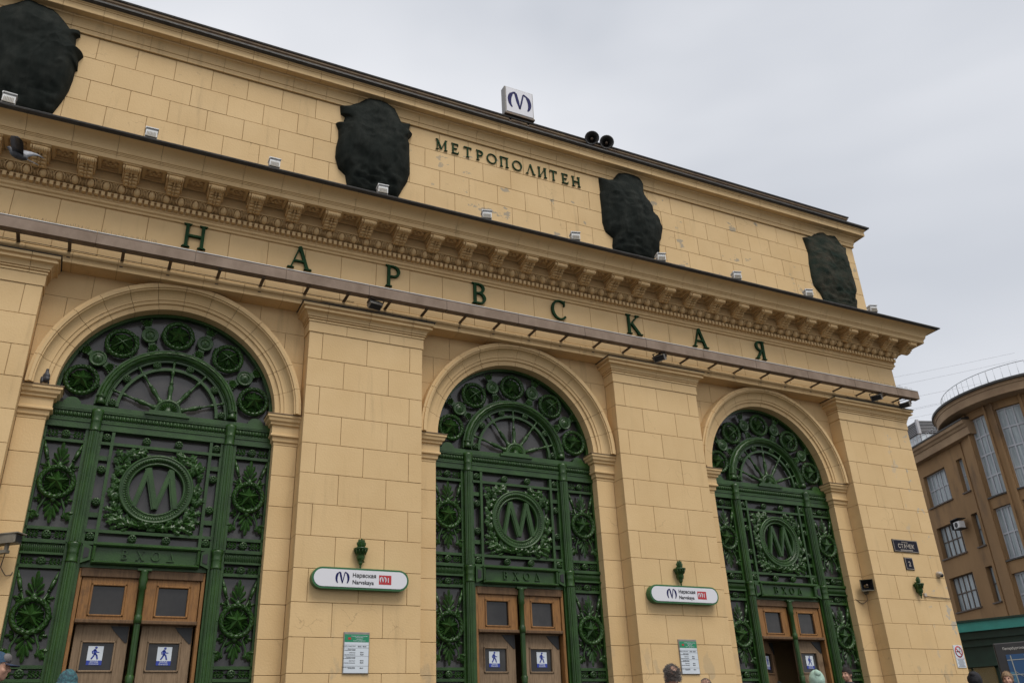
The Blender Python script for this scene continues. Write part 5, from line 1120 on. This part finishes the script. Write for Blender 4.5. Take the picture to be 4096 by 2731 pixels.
ms(MB().box(.66, .80, -.01, .002, 2.08, 2.22), 'badge', M['paper']); b = MB(); logo(b, .11, -.016, -.009, .73, 2.15); ms(b, 'badge_logo', M['navy'])
# overhead wires
random.seed(11)
for k, (z0, z1, yy) in enumerate(((22.6, 23.4, 0), (22.0, 22.9, 1), (21.4, 21.9, 2.2), (20.7, 21.2, 3), (20.9, 21.1, 4), (20.5, 20.6, 4.6))):
    a = Vector((22, 34+yy, z0)); c = Vector((48.1, 16.6, z1)); P = [a.lerp(c, q/10)+Vector((0, 0, -1.1*math.sin(q/10*PI))) for q in range(11)]
    o = MB().tube(P, .0045, 4).build('overhead_wire', M['black'], None, (0, 0, 0), 1); o.location = (0, 0, 0)
    tag(o, ('thin overhead wire meeting the round roof of the brown building' if k < 4 else 'thin overhead wire passing above the glass roof lantern'), 'wire', 'overhead wires' if k < 4 else 'wires by the lantern')
# ------------------------------------------------------------------ people and pigeons
def skinmat(n, c): return mat(n, c, .55, var=tuple(q*.85 for q in c), vscale=20)
SK = skinmat('skin', (.48, .27, .19))
def remesh(parts, voxel, smooth=4):
    """union of overlapping shapes -> one continuous surface"""
    me = parts.mesh('tmp', SK, 1); o = bpy.data.objects.new('tmp', me); COL.objects.link(o)
    m = o.modifiers.new('r', 'REMESH'); m.mode = 'VOXEL'; m.voxel_size = voxel
    if smooth: q = o.modifiers.new('s', 'SMOOTH'); q.iterations = smooth; q.factor = .5
    dg_ = bpy.context.evaluated_depsgraph_get(); out = bpy.data.meshes.new_from_object(o.evaluated_get(dg_)); bpy.data.objects.remove(o)
    for p in out.polygons: p.use_smooth = True
    return out
def limb(b, p, q, r0, r1, n=10):
    p, q = Vector(p), Vector(q); b.tube([p, p.lerp(q, .5), q], [r0, (r0+r1)/2*1.02, r1], n); b.ell(p, (r0,)*3, n, 6); b.ell(q, (r1,)*3, n, 6)
def head_parts(b, H, s=1.0):
    """face towards -y, crown at z=H"""
    z = H-.115*s; sc_ = lambda t: tuple(q*s for q in t)
    b.ell((0, .012*s, z+.005), sc_((.076, .098, .112)), 20, 14)                 # skull
    b.ell((0, -.030*s, z-.050*s), sc_((.060, .062, .078)), 16, 10)               # face
    b.ell((0, -.058*s, z-.098*s), sc_((.032, .028, .024)), 12, 8)                # chin
    b.tube([(0, -.088*s, z+.018*s), (0, -.106*s, z-.022*s), (0, -.112*s, z-.036*s), (0, -.090*s, z-.046*s)], [.009*s, .012*s, .016*s, .010*s], 8)   # nose
    for k in (-1, 1):
        b.ell((k*.030*s, -.078*s, z+.022*s), sc_((.024, .014, .009)), 8, 6)      # brow
        b.ell((k*.042*s, -.062*s, z-.040*s), sc_((.024, .028, .026)), 8, 6)      # cheek
        b.ell((k*.079*s, .012*s, z-.022*s), sc_((.010, .022, .032)), 8, 6)       # ear
    b.ell((0, -.086*s, z-.070*s), sc_((.026, .012, .007)), 10, 6); b.ell((0, -.083*s, z-.082*s), sc_((.022, .012, .007)), 10, 6)   # lips
    limb(b, (0, .016*s, z-.06*s), (0, .030*s, z-.20*s), .052*s, .060*s)
def hand(b, p, side):
    p = Vector(p); b.ell(p+Vector((0, -.005, -.045)), (.020, .042, .050), 10, 6)
    for k, l in enumerate((.062, .072, .068, .052)):
        y = -.030+k*.020; a = p+Vector((0, y, -.085)); m_ = a+Vector((-side*.006, -.004, -l*.5)); limb(b, a, m_, .009, .0085, 6); limb(b, m_, a+Vector((-side*.018, -.008, -l)), .0085, .007, 6)
    a = p+Vector((0, -.040, -.03)); limb(b, a, a+Vector((-side*.004, -.025, -.035)), .011, .010, 6); limb(b, a+Vector((-side*.004, -.025, -.035)), a+Vector((-side*.008, -.028, -.068)), .010, .008, 6)
def person(label, x, y, top, face, coat, trousers, head, stride=.10, scale=1.0, hood=False, lean=0, extra=None):
    """face: heading in degrees (0 looks towards -y, the camera side); head: function adding head wear or hair"""
    gz = ground_z(y); H = top-gz; base = H/1.72; t = thing('person', label, 'person', metric=(x, y, gz), rz=math.radians(face)); WH[t.name] = (0, 0, 0)
    hs = 1.0; sh = H-.115-.225                      # shoulder height
    hip = H*.52; b = MB(); head_parts(b, H, hs)
    sw = .185*base
    b.loopsolid([[(a*math.cos(k*PI/8), .02+d*math.sin(k*PI/8), z) for k in range(16)] for z, a, d in ((hip-.08, .15, .10), (hip, .165, .115), (hip+.14, .135, .10), (hip+.30, .16, .115), (sh-.06, .175, .11), (sh+.02, .13, .085), (sh+.06, .06, .06))])
    for k in (-1, 1):
        el = (k*(sw+.055), .03+k*stride*.4, sh-.29*base); wr = (k*(sw+.05), -.06+k*stride*.9, sh-.53*base)
        limb(b, (k*sw, .02, sh-.02), el, .055, .043); limb(b, el, wr, .042, .030); hand(b, wr, k)
        kn = (k*.095, -.01-k*stride*.6, hip*.53); an = (k*.095, .03-k*stride*1.2, .09)
        limb(b, (k*.09, .02, hip-.02), kn, .085, .058); limb(b, kn, an, .057, .040); limb(b, an, (an[0]+k*.01, an[1]-.15, .04), .042, .034)
    me = remesh(b, .0105); me.materials.clear(); me.materials.append(SK); me.name = 'body'
    o = place(me, 'body', t, (0, 0, 0))
    c = MB(); hem = hip-.18
    c.loopsolid([[(a*math.cos(k*PI/10), .02+d*math.sin(k*PI/10), z) for k in range(20)] for z, a, d in ((hem, .215, .165), (hip, .205, .155), (hip+.16, .185, .145), (hip+.32, .20, .15), (sh-.08, .21, .145), (sh, .175, .115), (sh+.055, .10, .09), (sh+.10, .078, .080), (sh+.085, .070, .072))])
    for k in (-1, 1):
        el = (k*(sw+.055), .03+k*stride*.4, sh-.29*base); wr = (k*(sw+.05), -.055+k*stride*.85, sh-.51*base)
        limb(c, (k*(sw-.01), .02, sh-.025), el, .078, .066); limb(c, el, wr, .066, .050)
    cm = remesh(c, .014, 6); cm.materials.clear(); cm.materials.append(coat); place(cm, 'coat', t, (0, 0, 0))
    c = MB()
    for k in (-1, 1):
        kn = (k*.095, -.01-k*stride*.6, hip*.53); an = (k*.095, .03-k*stride*1.2, .10)
        limb(c, (k*.085, .02, hip-.02), kn, .108, .080); limb(c, kn, an, .080, .066)
    tm = remesh(c, .016, 4); tm.materials.clear(); tm.materials.append(trousers); place(tm, 'trousers', t, (0, 0, 0))
    for k in (-1, 1):
        an = (k*.095, .03-k*stride*1.2, .09)
        MB().ell((an[0]+k*.006, an[1]-.06, .045), (.050, .135, .046), 14, 8).ell((an[0], an[1]+.01, .085), (.05, .055, .05), 12, 8).build('shoe', M['black'], t, (0, 0, 0), 1)
    eyes = MB()
    for k in (-1, 1): eyes.ell((k*.030, -.081, H-.107), (.012, .007, .007), 8, 6)
    eyes.build('eyes', M['ink'], t, (0, 0, 0), 1)
    head(t, H, hs)
    return t
def cloth(n, c, v=None, sc_=14): return mat(n, c, .85, var=v or tuple(q*.7 for q in c), vscale=sc_, bump=.4, bscale=70)
def cap_shell(H, zlow, grow, front=0, bumpy=0, n=26, k=14, back=0):
    """shell over the skull; zlow = how far it comes down (m below crown), front raises the hairline over the face"""
    v = []; fs = []; cz = H-.110
    for j in range(k+1):
        for i in range(n):
            a = 2*PI*i/n; lim = zlow-(front if math.sin(a) < -.2 else 0)*min(1, abs(math.sin(a))*1.3)+back*max(0, math.sin(a))
            dz = .112+grow-lim*j/k if False else None
            t = (j/k)*math.acos(max(-1, min(1, 1-lim/.112)))
            r = 1+bumpy*noise.noise(Vector((math.cos(a)*3, math.sin(a)*3, j*.6)))
            v.append(((.078+grow)*math.sin(t)*math.cos(a)*r, .012+(.100+grow)*math.sin(t)*math.sin(a)*r, cz+(.114+grow)*math.cos(t)*r))
    for j in range(k):
        for i in range(n): fs.append((j*n+i, j*n+(i+1) % n, (j+1)*n+(i+1) % n, (j+1)*n+i))
    b = MB(); b.add(v, fs, 0, True); return b
def strands(b, H, n, ln, zlow, front, r=.0022, seed=1, back=.0):
    random.seed(seed)
    for _ in range(n):
        a = random.uniform(0, 2*PI); lim = zlow-(front if math.sin(a) < -.2 else 0)+back*max(0, math.sin(a)); t = math.acos(max(-1, 1-random.random()*lim/.112))
        d = Vector((.080*math.sin(t)*math.cos(a), .102*math.sin(t)*math.sin(a), .116*math.cos(t))); p = d+Vector((0, .012, H-.110)); nn = d.normalized()
        q = p+nn*ln*random.uniform(.3, 1)+Vector((random.uniform(-1, 1), random.uniform(-.3, 1), random.uniform(-1.2, .4)))*ln*.8
        b.tube([p-nn*.006, p.lerp(q, .5)+nn*ln*.2, q], [r*1.6, r*1.4, r*.5], 3, caps=False)
dk = cloth('dark_jacket', (.018, .018, .022)); jn = cloth('dark_trousers', (.02, .022, .03)); gb = cloth('grey_beige_jacket', (.20, .175, .15)); tn = cloth('brown_coat', (.16, .11, .075))
def hair(col, zlow=.15, front=.09, n=500, ln=.02, grow=.006, back=.02, seed=1, bald=False, name='hair'):
    def f(t, H, hs):
        b = cap_shell(H, zlow, grow, front, .03, back=back); strands(b, H, n, ln, zlow, front, seed=seed, back=back)
        b.build(name, cloth('hair_%d' % seed, col, tuple(q*.5 for q in col), 60), t, (0, 0, 0), 1)
    return f
def grey_head(t, H, hs):
    m = cloth('grey_hair', (.14, .12, .105), (.30, .27, .25), 50)
    b = MB(); random.seed(3)
    # tufted ring of hair, bare crown at the back
    for _ in range(4200):
        a = random.uniform(0, 2*PI); lim = .165 if math.sin(a) > -.25 else .07; t_ = math.acos(max(-1, 1-random.random()*lim/.112))
        d = Vector((.080*math.sin(t_)*math.cos(a), .102*math.sin(t_)*math.sin(a), .116*math.cos(t_)))
        if (d-Vector((0.0, .075, .085))).length < .040 and random.random() < .9: continue
        p = d+Vector((0, .012, H-.110)); nn = d.normalized(); ln = random.uniform(.006, .020)
        q = p+nn*ln+Vector((random.uniform(-1, 1), random.uniform(-1, 1), random.uniform(-1, .6)))*ln*.8
        b.tube([p-nn*.004, q], [.0030, .0010], 3, caps=False)
    c_ = cap_shell(H, .160, .0015, .095, .01); c_.build('hair_base', m, t, (0, 0, 0), 1) if False else None
    b.build('hair', m, t, (0, 0, 0), 1)
def baseball(t, H, hs):
    b = cap_shell(H, .105, .010, .02); cz = H-.105
    b.build('cap_crown', cloth('cap_blue', (.020, .050, .095), (.03, .075, .13), 30), t, (0, 0, 0), 1)
    f = MB(); f.ell((0, -.065, H-.055), (.062, .045, .050), 14, 10); f.build('cap_front', cloth('cap_grey', (.15, .14, .14)), t, (0, 0, 0), 1)
    v = MB(); rings = []
    for k in range(9):
        a = math.radians(-70+140*k/8); rings.append([(.078*math.sin(a), -.055-.040*math.cos(a), cz+.012), ((.085)*math.sin(a), -.075-.110*math.cos(a), cz-.006+.012*math.cos(a)*0), ((.085)*math.sin(a), -.075-.110*math.cos(a), cz-.012), (.078*math.sin(a), -.055-.040*math.cos(a), cz+.004)])
    v.loopsolid(rings, 0, True); v.build('cap_visor', cloth('visor_blue', (.030, .045, .090)), t, (0, 0, 0), 1)
    g_ = cap_shell(H, .165, .003, .10, .03); strands(g_, H, 300, .01, .165, .1, seed=8); g_.build('hair', cloth('short_grey_hair', (.22, .20, .19)), t, (0, 0, 0), 1)
def knit(t, H, hs):
    b = cap_shell(H, .135, .020, .02, .05, 40, 24)
    b.build('knit_hat', cloth('knit_teal', (.02, .03, .045), (.05, .16, .18), 38), t, (0, 0, 0), 1)
    r_ = MB(); r_.torus((0, 0, 0), .10, .018, 28, 8); o = r_.build('hat_band', cloth('knit_teal_band', (.03, .05, .07), (.06, .18, .20), 40), t, (0, 0, 0), 1); o.rotation_euler = (PI/2, 0, 0); o.location = (0, .012, H-.125); o.scale = (.95, 1, 1.15)
def hoodup(col, name, peak=.03):
    def f(t, H, hs):
        b = cap_shell(H-.026, .224, .044, .12, .08, 36, 20)
        b.loopsolid([[(w_*math.cos(k*PI/12), .02+d_*math.sin(k*PI/12), H-z_) for k in range(24)] for z_, w_, d_ in ((.17, .115, .125), (.22, .115, .12), (.27, .12, .12), (.33, .13, .12))], 0, True, False)
        b.ell((0, .06+peak*.4, H-.05), (.06, .085, .05+peak*.3), 12, 8)
        m = cloth(name, col, tuple(q*.75 for q in col), 8); o = b.build('hood', m, t, (0, 0, 0), 1)
        sd = o.modifiers.new('t', 'SOLIDIFY'); sd.thickness = .008
    return f
def bun(t, H, hs):
    hair((.33, .22, .13), .16, .085, 700, .016, .010, .03, 21)(t, H, hs)
    m = cloth('bun_hair', (.30, .19, .11), None, 50); b = MB(); b.ell((0, .125, H-.135), (.036, .036, .034), 12, 8, ); strands(b, H, 60, .03, .15, .09, seed=4); b.build('bun', m, t, (0, 0, 0), 1)
person('person in a blue baseball cap and dark jacket walking past the first entrance', -3.38-.05, -4.0, 2.555, 84, dk, jn, baseball)
person('person in a speckled teal knit hat before the first entrance doors', -2.83, -2.6, 2.535, 170, tn, jn, knit)
person('person with tousled grey hair and thinning crown, in a grey beige jacket', 3.24, -4.8, 2.40, 168, gb, jn, grey_head)
def bald(t, H, hs):
    b = MB(); strands(b, H, 900, .006, .17, .14, .0014, seed=31); b.build('cropped_hair', cloth('cropped_grey', (.22, .19, .17)), t, (0, 0, 0), 1)
person('person with a bald crown standing between the notice and the middle doors', 4.52, -3.75, 2.355, 160, dk, jn, bald)
person('person with a pale green hood up, before the open oak door', 8.05, -2.1, 2.615, 150, cloth('pale_green_jacket', (.36, .50, .42)), jn, hoodup((.40, .56, .47), 'pale_green_hood', .05))
person('person with dark pinned hair and black jacket walking towards the open door', 10.28, -.62, 2.83, -84, dk, jn, hair((.018, .013, .011), .165, .085, 500, .010, .008, .03, 15))
person('person in black with a black hood up, beside the no smoking sign', 12.28, -1.75, 2.64, 120, dk, jn, hoodup((.010, .010, .014), 'black_hood', .02))
person('person with light brown hair in a bun, in front of the map stand', 11.98, -2.62, 2.565, -62, cloth('light_coat', (.42, .38, .33)), jn, bun)
person('person with dark hair inside the open doorway', 10.0, .95, 2.72, 180, dk, jn, hair((.012, .010, .010), .165, .085, 200, .010, .008, .03, 17))
# backpack strap hint of the person at the door: a small grey backpack
bp_ = thing('backpack', 'small black backpack with grey trim worn by the dark-haired walker', 'backpack', metric=(10.28+.20, -.62+.01, 2.83-.62), rz=math.radians(-84)); WH[bp_.name] = (0, 0, 0)
MB().ell((0, .02, 0), (.15, .09, .21), 16, 10).build('bag', dk, bp_, (0, 0, 0), 1); MB().torus((0, .06, .18), .045, .012, 14, 6).build('loop', M['cream'], bp_, (0, 0, 0), 1); MB().ell((0, .09, -.04), (.11, .05, .11), 12, 8).build('pocket', M['steel'], bp_, (0, 0, 0), 1)
# pigeons
pgm = mat('pigeon_grey', (.055, .058, .068), .6, var=(.03, .03, .036), vscale=30); pgl = mat('pigeon_pale', (.34, .35, .38), .7, var=(.20, .21, .23), vscale=25)
def pigeon_body():
    b = MB(); b.ell((0, 0, 0), (.055, .105, .058), 14, 10, rot=Matrix.Rotation(.5, 3, 'X')); b.ell((0, -.045, .030), (.048, .060, .056), 12, 8)
    limb(b, (0, -.060, .045), (0, -.072, .110), .034, .022); b.ell((0, -.078, .122), (.022, .027, .023), 12, 8)
    b.tube([(0, -.098, .121), (0, -.122, .112)], [.007, .002], 6); b.loopsolid([[(-.022, .06, -.03), (.022, .06, -.03), (.022, .06, -.015), (-.022, .06, -.015)], [(-.034, .20, -.085), (.034, .20, -.085), (.034, .20, -.078), (-.034, .20, -.078)]])
    return b
t = thing('pigeon', 'small dark pigeon perched on the impost beside the first arch', 'pigeon', (-7.62, .52, -2.99), math.radians(35)); WH[t.name] = (0, 0, 0)
me = remesh(pigeon_body(), .005, 2); me.materials.clear(); me.materials.append(pgm); o = place(me, 'body', t); o.location = (0, 0, .105); o.rotation_euler = (-.35, 0, 0)
for k in (-1, 1):
    w_ = MB().ell((k*.050, .02, .095), (.016, .095, .045), 10, 8, rot=Matrix.Rotation(.75, 3, 'X')).build('wing', pgm, t, (0, 0, 0), 1)
    MB().tube([(k*.02, -.005, .06), (k*.02, -.01, .005), (k*.02, -.035, .003)], .005, 5).build('leg', M['red'], t, (0, 0, 0), 1)
t = thing('pigeon', 'dark pigeon with pale tail flying past the brackets of the cornice', 'pigeon', metric=CAM+(R_*(75-2048)/3447.85+U_*(1365.5-622)/3447.85+F_)*9.5, rz=math.radians(62)); WH[t.name] = (0, 0, 0); t.rotation_euler = (math.radians(-24), math.radians(16), math.radians(-112)); t.scale = (.85, .85, .85)
b = MB(); b.ell((0, 0, 0), (.055, .125, .055), 14, 10); limb(b, (0, -.09, .01), (0, -.14, .035), .036, .024); b.ell((0, -.155, .042), (.022, .028, .023), 10, 8); b.tube([(0, -.175, .04), (0, -.20, .032)], [.007, .002], 6)
me = remesh(b, .005, 2); me.materials.clear(); me.materials.append(pgm); place(me, 'body', t)
tl = MB(); v = [(0, .08, 0)]+[(.085*math.sin(math.radians(q)), .08+.20*math.cos(math.radians(q)), -.01) for q in range(-26, 27, 8)]; v += [(x, y, z-.006) for x, y, z in v]
n_ = len(v)//2; tl.add(v, [tuple(range(n_)), tuple(range(2*n_-1, n_-1, -1))]+[(i, (i+1) % n_, n_+(i+1) % n_, n_+i) for i in range(n_)]); tl.build('tail', pgl, t, (0, 0, 0), 1)
for k in (-1, 1):
    w_ = MB(); r0 = []
    for i, (x, c0, c1, z) in enumerate(((.03, -.085, .075, .015), (.12, -.10, .085, .085), (.20, -.085, .10, .13), (.28, -.04, .115, .15), (.34, .03, .12, .15))):
        r0.append([(k*x, c0, z), (k*x, (c0+c1)/2, z+.014), (k*x, c1, z), (k*x, (c0+c1)/2, z-.004)])
    w_.loopsolid(r0, 0, True); w_.build('wing', pgm if k > 0 else pgl, t, (0, 0, 0), 1)
